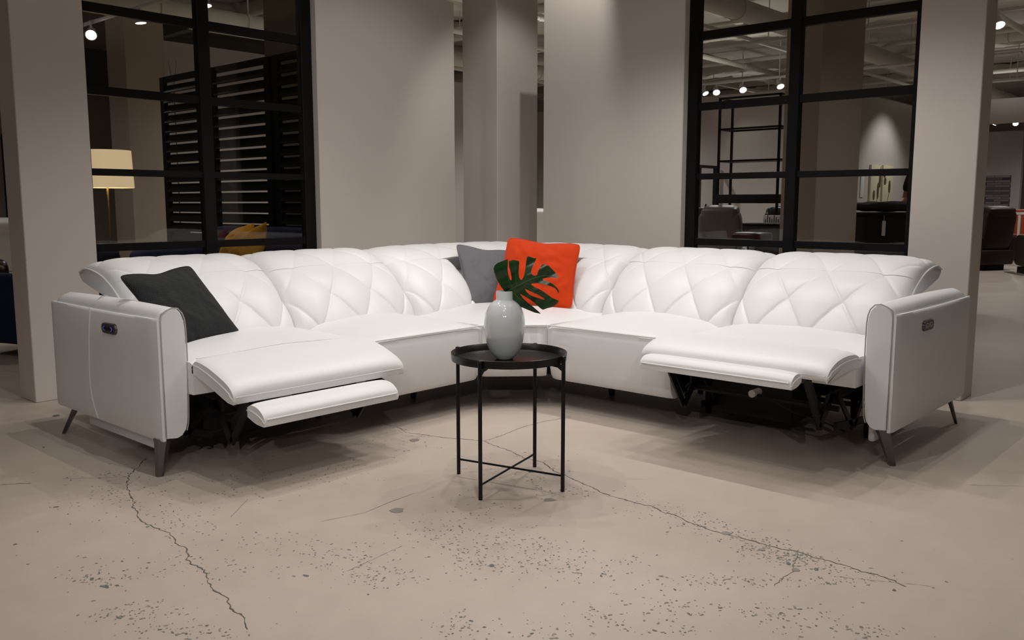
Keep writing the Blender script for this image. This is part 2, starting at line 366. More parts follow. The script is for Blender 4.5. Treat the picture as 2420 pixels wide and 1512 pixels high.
# ---------------------------------------------------------------- showroom shell
def wall(name, label, x0, y0, z0, x1, y1, z1, m='paint', bev=.004):
    o = link(name, boxm(x0, y0, z0, x1, y1, z1, bev, 1), m, angle=30); return tag(o, label, kind='structure')
CH = 4.0
wall('wall_left', 'narrow greige wall panel left of the left window', 1.83, 5.22, 0, 2.215, 5.44, 2.68)
wall('wall_back_left', 'wide greige wall panel between left window and corner column', 3.785, 5.22, 0, 5.11, 5.44, 2.68)
wall('wall_back_right', 'wide greige wall panel right of the narrow gap', 5.33, 3.245, 0, 5.53, 4.475, 2.68)
wall('wall_right', 'narrow greige wall panel right of the right window', 5.33, 1.40, 0, 5.53, 1.735, 2.68)
wall('wall_corner', 'square greige column standing in the corner behind the sofa', 5.45, 5.07, 0, 5.96, 5.47, CH)
o = wall('wall_behind_corner', 'dim taupe partition seen in the slit left of the corner column', 5.3, 6.4, 0, 5.5, 8.2, CH, 'slitpaint')
# windows: black steel frames with two columns of panes
ROWS = [(.42, .822), (.868, 1.265), (1.305, 1.725), (1.775, 2.185), (2.24, 2.60)]
def window(name, label, along, off, a0, a1, cols, th0, th1):
    root = thing(name, label, None); root['kind'] = 'structure'
    def B(bm, s0, z0, s1, z1, t0=th0, t1=th1, bev=.003):
        if along == 'x': box(bm, s0, t0, z0, s1, t1, z1, bev, 1)
        else: box(bm, t0, s0, z0, t1, s1, z1, bev, 1)
    bm = bmesh.new()
    zs = [0, .42]; edges = [(0, ROWS[0][0])] + [(ROWS[i][1], ROWS[i + 1][0]) for i in range(4)] + [(ROWS[4][1], 2.68)]
    for z0, z1 in edges: B(bm, a0 + .002, z0, a1 - .002, z1, th0 + .012, th1 - .012)
    ss = sorted([a0, a1] + [c for co in cols for c in co]); 
    for i in range(0, len(ss), 2): B(bm, ss[i], 0, ss[i + 1], 2.68)
    link('window_frame', bm, 'blackmetal', root, angle=30)
    tm = (th0 + th1) / 2
    for c0, c1 in cols:
        for z0, z1 in ROWS:
            bm = bmesh.new(); B(bm, c0 - .004, z0 - .004, c1 + .004, z1 + .004, tm - .003, tm + .003, 0); link('pane', bm, 'glass', root, smooth=False)
    return root
window('window_1', 'black steel grid window between the left wall panels', 'x', 0, 2.215, 3.785, [(2.24, 2.935), (3.015, 3.70)], 5.275, 5.335)
window('window_2', 'black steel grid window between the right wall panels', 'y', 0, 1.735, 3.245, [(1.775, 2.455), (2.525, 3.17)], 5.385, 5.445)
# outer room
wall('wall_far_left', 'far grey showroom wall beyond the left window', -7, 16.8, 0, 28, 17, CH, 'paint2')
wall('wall_far_right', 'far grey showroom wall at the right', 27.8, -7, 0, 28, 17, CH, 'paint2')
wall('wall_near_left', 'showroom wall left of the display', -7, -7, 0, -6.8, 17, CH, 'paint2')
wall('wall_near_right', 'showroom wall right of the display', -7, -7, 0, 28, -6.8, CH, 'paint2')
tag(link('ceiling', boxm(-7, -7, CH, 28, 17, CH + .1), 'ceil', smooth=False), 'rough painted concrete ceiling of the showroom', kind='structure')
wall('wall_partition', 'pale grey partition behind the louvred screens', 5.3, 11.4, 0, 12.5, 11.55, 3.22, 'paint2')
wall('wall_left_column', 'taupe column seen through the left window', 5.0, 10.68, 0, 5.49, 11.17, CH, 'brownpaint')
wall('wall_dark_niche', 'dim brown wall behind the floor lamp', 5.1, 13.0, 0, 6.5, 13.2, CH, 'brownpaint')
wall('trim_soffit', 'dark soffit above the wall behind the lamp', 5.1, 12.6, 2.75, 6.4, 13.0, 3.2, 'dark')
wall('wall_right_column', 'taupe column seen through the right window', 8.0, 3.445, 0, 9.0, 3.785, CH, 'brownpaint')
wall('wall_art', 'pale wall holding two narrow canvases', 14.5, 6.05, 0, 18.6, 6.2, 3.0, 'paint2')
wall('wall_rack_back', 'grey wall behind the black shelving rack', 14.4, 6.0, 0, 14.6, 16.8, 3.0, 'paint2')
wall('trim_header', 'pale header beam above the far right aisle', 19.2, -3, 2.65, 19.5, 6, 3.1, 'paint2')
wall('wall_far_aisle', 'dark wall at the end of the right aisle', 25.0, 5.55, 0, 25.2, 9, 2.9, 'paint2')

# ---------------------------------------------------------------- ceiling services
def rough_beam(name, label, pts, sx, sz, m, amp, cat='beam', group=None):
    bm = bmesh.new(); a, b = Vector(pts[0]), Vector(pts[1]); n = max(8, int((b - a).length / .12)); d = (b - a).normalized(); s = Vector((-d.y, d.x, 0)); rows = []
    for i in range(n + 1):
        p = a + (b - a) * i / n; row = []
        for k in range(16):
            t = 2 * PI * k / 16; cx = max(-1, min(1, 1.3 * math.cos(t))); cz = max(-1, min(1, 1.3 * math.sin(t)))
            q = p + s * cx * sx + Vector((0, 0, cz * sz)); q += Vector((0, 0, 1)) * amp * noise.noise(q * 5) + s * amp * noise.noise(q * 4 + Vector((9, 3, 1)))
            row.append(q)
        rows.append(row)
    grid(bm, rows, capends=True, wrap=True); return tag(link(name, bm, m, angle=70), label, cat, group)
beams_x = [(5.6, 'left of'), (8.4, 'x'), (10.9, 'x'), (13.6, 'x'), (16.0, 'x')]
k = 0
WORD = ['nearest', 'second', 'third', 'fourth', 'fifth', 'sixth', 'seventh']
for i, y in enumerate((6.6, 9.3, 12.2, 14.8)):
    rough_beam('coated_beam', '%s crusty grey coated beam of those running away from the left window' % WORD[i], [(-6.5, y, 3.90), (27, y, 3.90)], .16, .12, 'foam', .07, group='coated ceiling beams along the left aisle')
for i, x in enumerate((7.4, 10.4, 13.4, 17.0, 21.0)):
    rough_beam('coated_beam', '%s crusty grey coated beam of those crossing above the right aisle' % WORD[i], [(x, -6.5, 3.86), (x, 16.5, 3.86)], .14, .13, 'foam', .06, group='coated ceiling beams across the right aisle')
def hangers(parent, a, b, z, step=4.2):
    L = math.hypot(b[0] - a[0], b[1] - a[1]); n = int(L / step)
    for i in range(n):
        t = (i + .45) / n; x, y = a[0] + (b[0] - a[0]) * t, a[1] + (b[1] - a[1]) * t
        link('hanger_rod', tubem([(x, y, z), (x, y, CH)], .008, 6), 'pipe', parent)
def run(name, label, a, b, z, r, m='pipe', cat='pipe', group=None, rings=0):
    bm = bmesh.new(); tube(bm, [(a[0], a[1], z), (b[0], b[1], z)], r, 16)
    if rings:
        A, B = Vector((a[0], a[1], z)), Vector((b[0], b[1], z)); n = int((B - A).length / rings); d = (B - A).normalized()
        for i in range(1, n): p = A + (B - A) * i / n; tube(bm, [p - d * .03, p + d * .03], r * 1.12, 16)
    o = tag(link(name, bm, m), label, cat, group); hangers(o, a, b, z + r * .6); return o
run('air_duct', 'fat pale round duct crossing above the left panes of the right window', (6.2, 5.2), (27, 5.2), 3.34, .125, cat='duct', rings=1.6)
run('air_duct', 'long pale duct behind the louvred screens under the ceiling', (-6, 10.0), (14, 10.0), 3.30, .11, 'foam', cat='duct', rings=1.1)
run('air_duct', 'pale duct running over the shelving rack', (12.2, -2), (12.2, 12), 3.60, .095, cat='duct', rings=1.3)
run('air_duct', 'wide duct high above the far right aisle', (15.2, -6), (15.2, 12), 3.61, .10, cat='duct', rings=1.3)
for i, y in enumerate((1.6, 3.1, 6.0, 7.3, 8.6, 11.0)): run('sprinkler_pipe', '%s thin pale sprinkler pipe of those running toward the far wall' % WORD[i], (6.0, y), (27, y), 3.34 + .03 * (i % 2), .03 + .01 * (i % 2), group='sprinkler pipes lengthwise', rings=2.4)
for i, x in enumerate((6.6, 9.1, 11.2, 14.3, 16.2, 18.6, 20.1)): run('sprinkler_pipe', '%s thin pale sprinkler pipe of those crossing the ceiling' % WORD[i], (x, -6), (x, 16), 3.53, .025 + .012 * (i % 2), group='sprinkler pipes crosswise', rings=2.1)
hangers(tag(link('lighting_track', tubem([(14.0, 3.2, 3.16), (14.0, 10.5, 3.16)], .022, 8), 'spotwhite'), 'long white lighting track beyond the shelving rack', 'track'), (14, 3.2), (14, 10.5), 3.17, 2.4)
hangers(tag(link('lighting_track', tubem([(4.6, 7.2, 3.16), (4.6, 13.0, 3.16)], .022, 8), 'spotwhite'), 'white lighting track above the louvred screens', 'track'), (4.6, 7.2), (4.6, 13), 3.17, 2.4)
hangers(tag(link('lighting_track', tubem([(10.85, .5, 3.16), (10.85, 8.0, 3.16)], .022, 8), 'spotwhite'), 'white lighting track nearest beyond the right window', 'track'), (10.85, .5), (10.85, 8), 3.17, 2.4)
hangers(tag(link('lighting_track', tubem([(16.9, 3.6, 3.16), (16.9, 5.4, 3.16)], .022, 8), 'spotwhite'), 'short white lighting track in front of the two canvases', 'track'), (16.9, 3.6), (16.9, 5.0), 3.17, .6)
# spot lamps on the tracks
def spot_fixture(x, y, z, aim, label, watts, size=1.0, hz=3.16, group='track spot lamps'):
    root = thing('track_spot_lamp', label, 'spot lamp', (x, y, z), group=group)
    q = (Vector(aim) - Vector((x, y, z))).to_track_quat('-Z', 'Y').to_matrix()
    bm = bmesh.new(); lathe(bm, [(0, .14), (.028, .14), (.036, .12), (.04, .05), (.056, .006), (.058, 0), (.050, 0), (.048, .006), (0, .006)], 20)
    for v in bm.verts: v.co = q @ (v.co * size)
    link('lamp_head', bm, 'spotwhite', root)
    bm = bmesh.new(); lathe(bm, [(.047, .002), (.02, -.004), (0, -.006)], 20)
    for v in bm.verts: v.co = q @ (v.co * size)
    link('lens', bm, 'lampface', root)
    top = q @ Vector((0, 0, .11)) * size
    link('bracket', tubem([tuple(top), (top.x * .5, top.y * .5, (hz - z) - .06), (0, 0, hz - z)], .012 * size, 8), 'spotwhite', root)
    d = bpy.data.lights.new('spot', 'SPOT'); d.energy = watts; d.spot_size = R(95); d.spot_blend = .7; d.shadow_soft_size = .04; d.color = WARM
    o = bpy.data.objects.new('spot_light', d); C.objects.link(o); o.parent = root
    dirv = q @ Vector((0, 0, -1)); o.location = dirv * .02; o.rotation_euler = dirv.to_track_quat('-Z', 'Y').to_euler()
cam0 = (0, 0, 1.1)
for x, y, aim, lab, wt, sz in [
    (4.545, 10.52, (3.0, 7.6, 1.0), 'dazzling spot lamp above the floor lamp in the left window', 20, 1.15),
    (4.613, 9.449, (4.9, 9.2, 0.0), 'downward spot lamp beside the taupe column in the left window', 16, 1.1),
    (4.655, 8.158, (4.4, 7.4, 0.0), 'small spot lamp just right of the left window mullion', 16, .8),
    (10.85, 4.80, (8.2, 3.0, 1.0), 'dazzling spot lamp in front of the taupe column in the right window', 20, 1.1),
    (14.0, 6.70, (12.5, 5.0, 0.0), 'rightmost spot lamp above the shelving rack', 26, 1.15),
    (14.0, 7.37, (12.0, 5.6, 0.5), 'middle spot lamp above the shelving rack', 26, 1.15),
    (14.0, 7.87, (12.0, 6.4, 0.6), 'third spot lamp from the right above the shelving rack', 26, 1.15),
    (14.0, 8.08, (13.5, 6.6, 0.9), 'leftmost spot lamp above the shelving rack', 26, 1.05),
    (10.83, 2.713, (9.5, 1.6, .6), 'bright spot lamp right of the right wall panel near the picture edge', 20, 1.1),
    (16.9, 4.9, (16.9, 6.0, 1.3), 'spot lamp washing the wall with the two canvases', 80, .9),
    (21.22, 4.75, (18.0, 3.5, 1.0), 'far spot lamp cut by the right picture edge', 25, 1.1),
    (21.22, 5.318, (20.5, 5.3, 0), 'small far spot lamp touching the edge of the right wall panel', 22, .9),
    (24.09, 5.538, (21, 4.6, 1.0), 'farthest round spot lamp in the right aisle', 30, 1.2),
    (24.12, 6.005, (24, 7.0, 1.0), 'far sideways spot lamp low beside the right wall panel', 20, 1.1)]:
    spot_fixture(x, y, 3.0, aim, lab, wt, sz)
for y0, y1, x, lab in [(2.5, 7, 21.22, 'far lighting track in the right aisle'), (3.5, 7, 24.1, 'farthest lighting track in the right aisle')]:
    hangers(tag(link('lighting_track', tubem([(x, y0, 3.16), (x, y1, 3.16)], .02, 8), 'spotwhite'), lab, 'track'), (x, y0), (x, y1), 3.17, 1.6)
#PART2
# ---------------------------------------------------------------- the sectional sofa
sofa = thing('sectional_sofa', 'large white leather corner sofa with tufted backs and two raised footrests', 'sofa', (3.0, 3.0, 0))
SO = Vector((3.0, 3.0, 0))
def mL(a, y, z): return Vector((a, 3.27 + y, z)) - SO
def mR(a, y, z): return Vector((3.64 + y, a, z)) - SO
MAP = {'L': mL, 'R': mR}
# profiles in (depth, height): E at the ends of a back, Cc at its middle
BE = [(.56, .40), (.60, .50), (.68, .60), (.775, .68), (.845, .725)]
BC = [(.49, .40), (.505, .50), (.575, .61), (.665, .705), (.755, .765)]
HE = [(.845, .725), (.93, .762), (1.03, .785), (1.12, .790), (1.185, .770)]
HC = [(.755, .765), (.84, .815), (.95, .838), (1.07, .832), (1.175, .785)]
T = .40
def tuft(x, s, W=.27, amp=.018):
    p = x / W + s / T; q = x / W - s / T
    a = abs(math.sin(PI * p)); b = abs(math.sin(PI * q))
    f = amp * (a * b) ** .55
    dp = abs(p - round(p)) * W * .75; dq = abs(q - round(q)) * W * .75
    f -= .0045 * math.exp(-(dp / .0046) ** 2) + .0045 * math.exp(-(dq / .0046) ** 2)
    r2 = (dp * dp + dq * dq); f -= .008 * math.exp(-r2 / .0012)
    return f
def back_mesh(side, a0, a1, E, Cn, s_off, close, nx=130, ns=110, p0=5.0, p1=5.0, phase=0.0, W=.27):
    """tufted pad: front sheet from profile E/Cn, closed behind through the points in close"""
    mp = MAP[side]; PE, LE = smoothpoly([(y, 0, z) for y, z in E], ns); PC, LC = smoothpoly([(y, 0, z) for y, z in Cn], ns)
    rows = []
    for i in range(nx + 1):
        t = i / nx; t = .5 - .5 * math.cos(PI * t) if False else t
        a = a0 + (a1 - a0) * t
        u = 2 * t - 1; pw = p0 if u < 0 else p1
        b = (1 - abs(u) ** pw) ** .5 if abs(u) < 1 else 0
        row = []; pts = [PE[j].lerp(PC[j], b) for j in range(ns)]
        for j in range(ns):
            d = pts[min(j + 1, ns - 1)] - pts[max(j - 1, 0)]; nrm = Vector((-d.z, 0, d.x)).normalized()
            s = s_off + LC * j / (ns - 1)
            e = min(1, (1 - abs(u)) * (a1 - a0) / 2 / .03)
            ej = 1 if close[0] != 'h' else 1
            k = (1.0 - .62 * min(1, max(0, (s + .02) / .16))) if s > -.02 else 1.0
            q = pts[j] + nrm * tuft(a - phase, s, W) * (.25 + .75 * e) * k
            row.append(mp(a, q.x, q.z))
        first = pts[0]; last = pts[-1]
        shrink = 1 - .04 * (abs(u) ** 8)
        for (y, z) in close[1]: row.append(mp(a, y, z))
        rows.append(row)
    bm = bmesh.new(); grid(bm, rows, capends=True, wrap=True); return bm, PE
S1 = smoothpoly([(y, 0, z) for y, z in BC], 60)[1]
# the tuft row stands at height .63 of the middle profile
S63 = .262
OFF = -S63
def add_back(side, a0, a1, ha0=None, ha1=None, ends=(0, 0), phase=None, W=.27):
    ph = a0 if phase is None else phase
    cl = ('b', [(.90, .70), (.93, .55), (.90, .40), (.70, .36)])
    bm, PE = back_mesh(side, a0 + .002, a1 - .002, BE, BC, OFF, cl, phase=ph, W=W)
    bk = link('backrest', bm, 'leather', sofa, angle=60)
    ha0 = a0 if ha0 is None else ha0; ha1 = a1 if ha1 is None else ha1
    cl = ('h', [(1.193, .757), (1.16, .728), (1.03, .695), (.92, .672), (.87, .672)])
    bm, PH = back_mesh(side, ha0 + .003, ha1 - .003, HE, HC, OFF + S1, cl, p0=6, p1=6, phase=ph, W=W)
    hd = link('headrest', bm, 'leather', sofa, angle=60)
    for k, a in enumerate((ha0, ha1)):
        if ends[k]:
            bm = bmesh.new(); mp = MAP[side]
            tube(bm, [mp(a, p.x, p.z) for p in PH] , .0042, 8); tube(bm, [mp(a, p.x, p.z) for p in PE[40:]], .0042, 8)
            link('piping', bm, 'piping', hd)
    return bk, hd
add_back('L', 1.80, 2.597, ends=(1, 0), phase=2.588)
add_back('L', 2.597, 3.405, phase=2.588)
add_back('L', 3.405, 3.92, 3.405, 4.76, phase=3.400)
add_back('R', 1.40, 2.235, ends=(1, 0), phase=2.225, W=.278)
add_back('R', 2.235, 3.07, phase=2.225, W=.278)
add_back('R', 3.07, 3.42, 3.07, 4.02, phase=3.06, W=.278)
# filler behind the cushions in the corner, under the head rests
bm = bmesh.new(); superell(bm, Vector((4.50, 4.10, .55)) - SO, (.16, .42, .21), .25, 16, Matrix.Rotation(R(42), 3, 'Z')); link('corner_back', bm, 'leather', sofa)
bm = bmesh.new(); box(bm, 1.82 - 3, 4.10 - 3, .15, 4.75 - 3, 4.24 - 3, .68, .03, 3); box(bm, 4.47 - 3, 1.42 - 3, .15, 4.60 - 3, 4.24 - 3, .66, .03, 3)
link('rear_panel', bm, 'leather', sofa)
# seat cushions
def seat(side, a0, a1, y0, y1, zf, crown, zb=None, nose=.03, name='seat_cushion', zbot=.33, nx=44, ny=44):
    mp = MAP[side]; rows = []
    zb = zf if zb is None else zb
    for i in range(nx + 1):
        t = i / nx; u = 2 * t - 1; a = a0 + (a1 - a0) * t; row = []
        ex = (1 - abs(u) ** 2.6); sx = 1 - abs(u) ** 14
        for j in range(ny + 1):
            s = j / ny; y = y0 + (y1 - y0) * s; 
            cr = crown * ex * (1 - (1 - min(1, s / .55)) ** 2.4)
            z = zf + (zb - zf) * s + cr + .012 * (sx - 1)
            if s < .06: z -= .012 * (1 - s / .06) ** 2
            row.append(mp(a, y, z))
        row.append(mp(a, y1, zbot)); row.append(mp(a, y0 + .004, zbot)); row.append(mp(a, y0, zbot + .02))
        rows.append(row)
    bm = bmesh.new(); grid(bm, rows, capends=True, wrap=True); return link(name, bm, 'leather', sofa, angle=50)
def front_panel(side, a0, a1, ztop, z0=.155, th=.10, name='front_panel', y0=0.0):
    mp = MAP[side]; prof = [(th, ztop), (.012, ztop), (.002, ztop - .008), (-.004, ztop - .04), (-.007, (ztop + z0) / 2), (.004, z0 + .07), (.014, z0 + .03), (.03, z0 + .006), (.05, z0), (th, z0 + .004)]
    rows = []; n = 24
    for i in range(n + 1):
        t = i / n; u = abs(2 * t - 1); a = a0 + (a1 - a0) * t; ins = .016 * max(0, (u - .9) / .1) ** 2
        rows.append([mp(a, y0 + y + ins * (1 if y < th * .6 else 0), z) for y, z in prof])
    bm = bmesh.new(); grid(bm, rows, capends=True, wrap=True); return link(name, bm, 'leather', sofa, angle=50)
def pipe_line(pts, r=.0042, parent=None, name='piping'): return link(name, tubem(pts, r, 8), 'piping', parent)
sc = seat('L', 2.622, 3.388, 0, .60, .458, .050); pipe_line([mL(2.63, -.003, .455), mL(3.384, -.003, .455)], parent=sc)
front_panel('L', 2.622, 3.388, .448)
sc = seat('R', 2.262, 3.018, 0, .60, .458, .050); pipe_line([mR(2.27, -.003, .455), mR(3.014, -.003, .455)], parent=sc)
front_panel('R', 2.262, 3.018, .448)
# recliner seats: shorter, their front edge is the hinge of the footrest
seat('L', 1.765, 2.617, .055, .62, .475, .034); seat('R', 1.385, 2.257, .055, .62, .470, .036)
# corner seat
rows = []; FLp, FRp = Vector((3.392, 3.27, 0)), Vector((3.64, 3.022, 0)); nx = 40
back_pts, _ = smoothpoly([(3.392, 3.90, 0), (3.9, 3.92, 0), (4.25, 3.90, 0), (4.30, 3.55, 0), (4.28, 3.022, 0)], nx + 1)
for i in range(nx + 1):
    t = i / nx; f = FLp.lerp(FRp, t) ; b = back_pts[i]; row = []; u = 2 * t - 1
    for j in range(41):
        s = j / 40; p = f.lerp(b, s); z = .458 + .042 * (1 - abs(u) ** 3) * (1 - (1 - min(1, s / .4)) ** 2.4) - (.010 * (1 - s / .05) ** 2 if s < .05 else 0)
        row.append(Vector((p.x, p.y, z)) - SO)
    row.append(Vector((b.x, b.y, .33)) - SO); row.append(Vector((f.x, f.y, .33)) - SO)
    rows.append(row)
bm = bmesh.new(); grid(bm, rows, capends=True, wrap=True); cs = link('seat_cushion', bm, 'leather', sofa, angle=50)
pipe_line([FLp + Vector((-.002, -.002, .455)) - SO, FRp + Vector((-.002, -.002, .455)) - SO], parent=cs)
nrm = Vector((.707, .707, 0)); rows = []
for i in range(17):
    t = i / 16; f = FLp.lerp(FRp, t); u = abs(2 * t - 1); ins = .012 * max(0, (u - .85) / .15) ** 2
    rows.append([f + nrm * (y + ins) + Vector((0, 0, z)) - SO for y, z in [(.1, .448), (.01, .448), (.001, .44), (-.004, .30), (.006, .21), (.03, .172), (.05, .168), (.1, .17)]])
bm = bmesh.new(); grid(bm, rows, capends=True, wrap=True); link('front_panel', bm, 'leather', sofa, angle=50)
# arms
def arm(side, a_out, label):
    mp = MAP[side]; y0, y1 = .10, 1.135
    # section across the arm: (inward offset, height)
    sec = [(.020, .155), (.018, .40), (.018, .640), (.030, .664), (.052, .682), (.080, .688), (.104, .678), (.120, .650), (.127, .60), (.128, .45), (.124, .26), (.116, .19), (.098, .160), (.07, .150)]
    secs, _ = smoothpoly([(x, 0, z) for x, z in sec], 44)
    rows = []; n = 50
    for i in range(n + 1):
        y = y0 + (y1 - y0) * i / n; t = i / n
        e0 = max(0, 1 - (y - y0) / .012); e1 = max(0, 1 - (y1 - y) / .07)
        row = []
        for p in secs:
            x, z = p.x, p.z
            k = .006 * e0 * e0
            cx, cz = .072, .42
            dx = (x - cx); dz = (z - cz)
            z2 = z + .006 * math.sin(PI * t)
            if e1 > 0: 
                drop = .030 * (1 - math.sqrt(max(0, 1 - e1 * e1))); 
                if z > .6: z2 -= drop
                x = cx + dx * (1 - .12 * (1 - math.sqrt(max(0, 1 - e1 * e1))))
            x -= math.copysign(k, dx) if abs(dx) > .01 else 0; z2 -= math.copysign(k, dz)
            row.append(mp(a_out + x, y, z2))
        rows.append(row)
    bm = bmesh.new(); grid(bm, rows, capends=True, wrap=True); am = link('armrest', bm, 'leather', sofa, angle=45)
    # outer side panel, a slab standing proud of the pad
    bm = bmesh.new(); n = 30; rows = []
    for i in range(n + 1):
        t = i / n; y = .100 + (1.145 - .100) * t; zt = .650 - .004 * math.sin(PI * t); ed = max(0, abs(2 * t - 1) - .985) / .015 * .006
        bow = -.006 * math.sin(PI * t) 
        rows.append([mp(a_out + x, y, z) for x, z in [(.020, .152), (.004 + ed, .150), (0 + bow * .3 + ed, .160), (bow + ed, .30), (bow + ed, .5), (bow * .6 + ed, zt - .012), (.003 + ed, zt - .002), (.009, zt), (.018, zt - .004)]])
    grid(bm, rows, capends=True, wrap=True); sp = link('side_panel', bm, 'leather', am, angle=45)
    # seam round the front face
    loop = [mp(a_out + p.x * 1.0, y0 + .003, p.z) for p in secs if p.z > .17]
    bm = bmesh.new(); tube(bm, loop, .0028, 6); tube(bm, [mp(a_out + .0185, y0 + .0, z) for z in (.165, .3, .45, .645)], .0025, 6); link('seam', bm, 'seam', am)
    if side == 'L':
        pts, _ = smoothpoly([mp(1.64 - .0058, .69, .650), mp(1.64 - .0066, .715, .50), mp(1.64 - .0065, .73, .34), mp(1.64 - .0055, .72, .24), mp(1.64 - .004, .675, .158)], 30)
        pipe_line(pts, .0028, sp, 'seam'); 
        bm = bmesh.new(); pts, _ = smoothpoly([mp(1.64 + .018, .70, .655), mp(1.64 + .05, .705, .691), mp(1.64 + .085, .705, .697)], 12); tube(bm, pts, .0022, 6); link('seam', bm, 'seam', am)
        # thin white lower board seen below the arm
    # power button plate
    yc, zc = (.5, .576) if side == 'L' else (.465, .572)
    bm = bmesh.new(); hw, hh = .066, .021
    def plate(bm, hw, hh, d0, d1, yc=yc, zc=zc):
        pts = []
        for cxx, sg in ((hw - hh, 1), (-(hw - hh), -1)):
            for k in range(9):
                a = -PI / 2 + PI * k / 8; pts.append((cxx + sg * hh * math.cos(a), hh * math.sin(a) * sg))
        top = [bm.verts.new(mp(a_out - d1, yc + y, zc + z)) for y, z in pts]; bot = [bm.verts.new(mp(a_out - d0, yc + y * 1.06, zc + z * 1.12)) for y, z in pts]
        bm.faces.new(top); bm.faces.new(bot[::-1])
        for k in range(len(pts)): bm.faces.new((bot[k], bot[(k + 1) % len(pts)], top[(k + 1) % len(pts)], top[k]))
    plate(bm, hw, hh, .002, .013); cp = link('button_plate', bm, 'gunmetal', am, angle=30)
    bm = bmesh.new()
    for s in (-.026, .026): plate(bm, .021, .0105, .012, .0155, yc + s, zc)
    link('button', bm, 'blackmetal' if side == 'L' else 'button', am, angle=30)
    for s in (-.026, .026):
        bm = bmesh.new()
        if side == 'L': tube(bm, [mp(a_out - .016, yc + s + .016 * math.cos(t * PI / 10 - (0 if s > 0 else PI) - PI / 2), zc + .0085 * math.sin(t * PI / 10 - PI / 2)) for t in range(0, 11)], .0012, 5)
        else: tube(bm, [mp(a_out - .0162, yc + s - .010, zc + .003), mp(a_out - .0162, yc + s + .010, zc + .003)], .0011, 5)
        link('button_ring', bm, 'blueglow' if side == 'L' else 'blackmetal', am)
    if label: am['label'] = label
    return am
arm('L', 1.64, 'left armrest with blue-lit power buttons and a vertical seam')
arm('R', 1.24, 'right armrest with grey power buttons')
link('base_board', boxm(1.70 - 3, 3.54 - 3, .078, 1.73 - 3, 4.20 - 3, .17, .004), 'leather', sofa)
link('base_board', boxm(3.80 - 3, 1.33 - 3, .085, 3.90 - 3, 1.36 - 3, .16, .012, 3), 'leather', sofa)
# metal legs: flat faceted blades
def leg(top, foot, wt, wb, ft, fb, name='leg'):
    t, f = Vector(top) - SO, Vector(foot) - SO; bm = bmesh.new(); rows = []
    for s in (0, .12, .5, 1):
        c = t.lerp(f, s); ww = wt[0] + (wb[0] - wt[0]) * s ** .7; dd = wt[1] + (wb[1] - wt[1]) * s ** .7
        ax, ay = Vector(ft), Vector(fb)
        rows.append([c + ax * ww + ay * dd * .6, c + ay * dd * 1.0 + ax * ww * .1, c - ax * ww + ay * dd * .5, c - ax * ww - ay * dd, c + ax * ww - ay * dd])
    grid(bm, rows, capends=True, wrap=True); return link(name, bm, 'legmetal', sofa, angle=25)
leg((1.665, 3.405, .158), (1.648, 3.415, 0), (.030, .026), (.013, .013), (1, 0, 0), (0, -1, 0))
leg((1.70, 4.33, .152), (1.665, 4.42, 0), (.020, .016), (.009, .009), (.707, .707, 0), (-.707, .707, 0))
leg((3.765, 1.285, .158), (3.80, 1.25, 0), (.026, .024), (.013, .013), (.707, -.707, 0), (-.707, -.707, 0))
leg((4.66, 1.28, .152), (4.765, 1.268, 0), (.018, .016), (.009, .009), (.9, .2, 0), (-.2, -.9, 0))
# footrests: slab plus the folding front flap
def slab(side, a0, a1, ctr_top, ctr_bot, name, edge=.018, seam=True, n=60):
    """padded board: ctr_top/ctr_bot run from hinge to nose in (depth,height)"""
    mp = MAP[side]; Pt, _ = smoothpoly([(y, 0, z) for y, z in ctr_top], 26); Pb, _ = smoothpoly([(y, 0, z) for y, z in ctr_bot], 10); rows = []
    for i in range(n + 1):
        t = i / n; u = 2 * t - 1; a = a0 + (a1 - a0) * t; k = (1 - abs(u) ** 7) ** .5 if abs(u) < 1 else 0
        row = []
        for p in Pt: row.append(mp(a, p.x, p.z - edge * (1 - k)))
        for p in Pb[::-1]: row.append(mp(a, p.x, p.z))
        rows.append(row)
    bm = bmesh.new(); grid(bm, rows, capends=True, wrap=True); o = link(name, bm, 'leather', sofa, angle=55)
    if seam:
        mids = [Pt[j].lerp(Pb[min(9, int(j / 26 * 10))], .55) for j in range(0, 26)]
        for a in (a0 - .001, a1 + .001):
            pipe_line([mp(a, m.x, m.z + .006) for m in mids], .0032, o)
        q0 = Pt[-2]; pipe_line([mp(a0 + .01, Pt[-1].x - .002, Pt[-1].z + .010), mp(a1 - .01, Pt[-1].x - .002, Pt[-1].z + .010)], .003, o)
    return o
s1 = slab('L', 1.765, 2.625, [(.065, .468), (.03, .489), (-.05, .478), (-.15, .447), (-.215, .418), (-.245, .385), (-.243, .352)], [(.065, .42), (-.06, .385), (-.20, .338), (-.238, .334)], 'footrest')
pipe_line([mL(1.78, .052, .4795), mL(2.2, .052, .494), mL(2.60, .052, .4795)], .0026, s1, 'seam')
f1 = slab('L', 1.83, 2.50, [(-.232, .322), (-.262, .334), (-.31, .326), (-.345, .300), (-.352, .272)], [(-.232, .275), (-.29, .257), (-.345, .252)], 'footrest_flap', .008, n=40)
s2 = slab('R', 1.375, 2.245, [(.085, .468), (.03, .494), (-.06, .502), (-.16, .494), (-.235, .468), (-.262, .440), (-.258, .416)], [(.085, .42), (-.08, .418), (-.22, .404), (-.252, .404)], 'footrest')
f2 = slab('R', 1.48, 2.19, [(-.262, .415), (-.285, .436), (-.325, .434), (-.352, .414), (-.356, .390)], [(-.262, .392), (-.30, .377), (-.35, .372)], 'footrest_flap', .008, n=40)
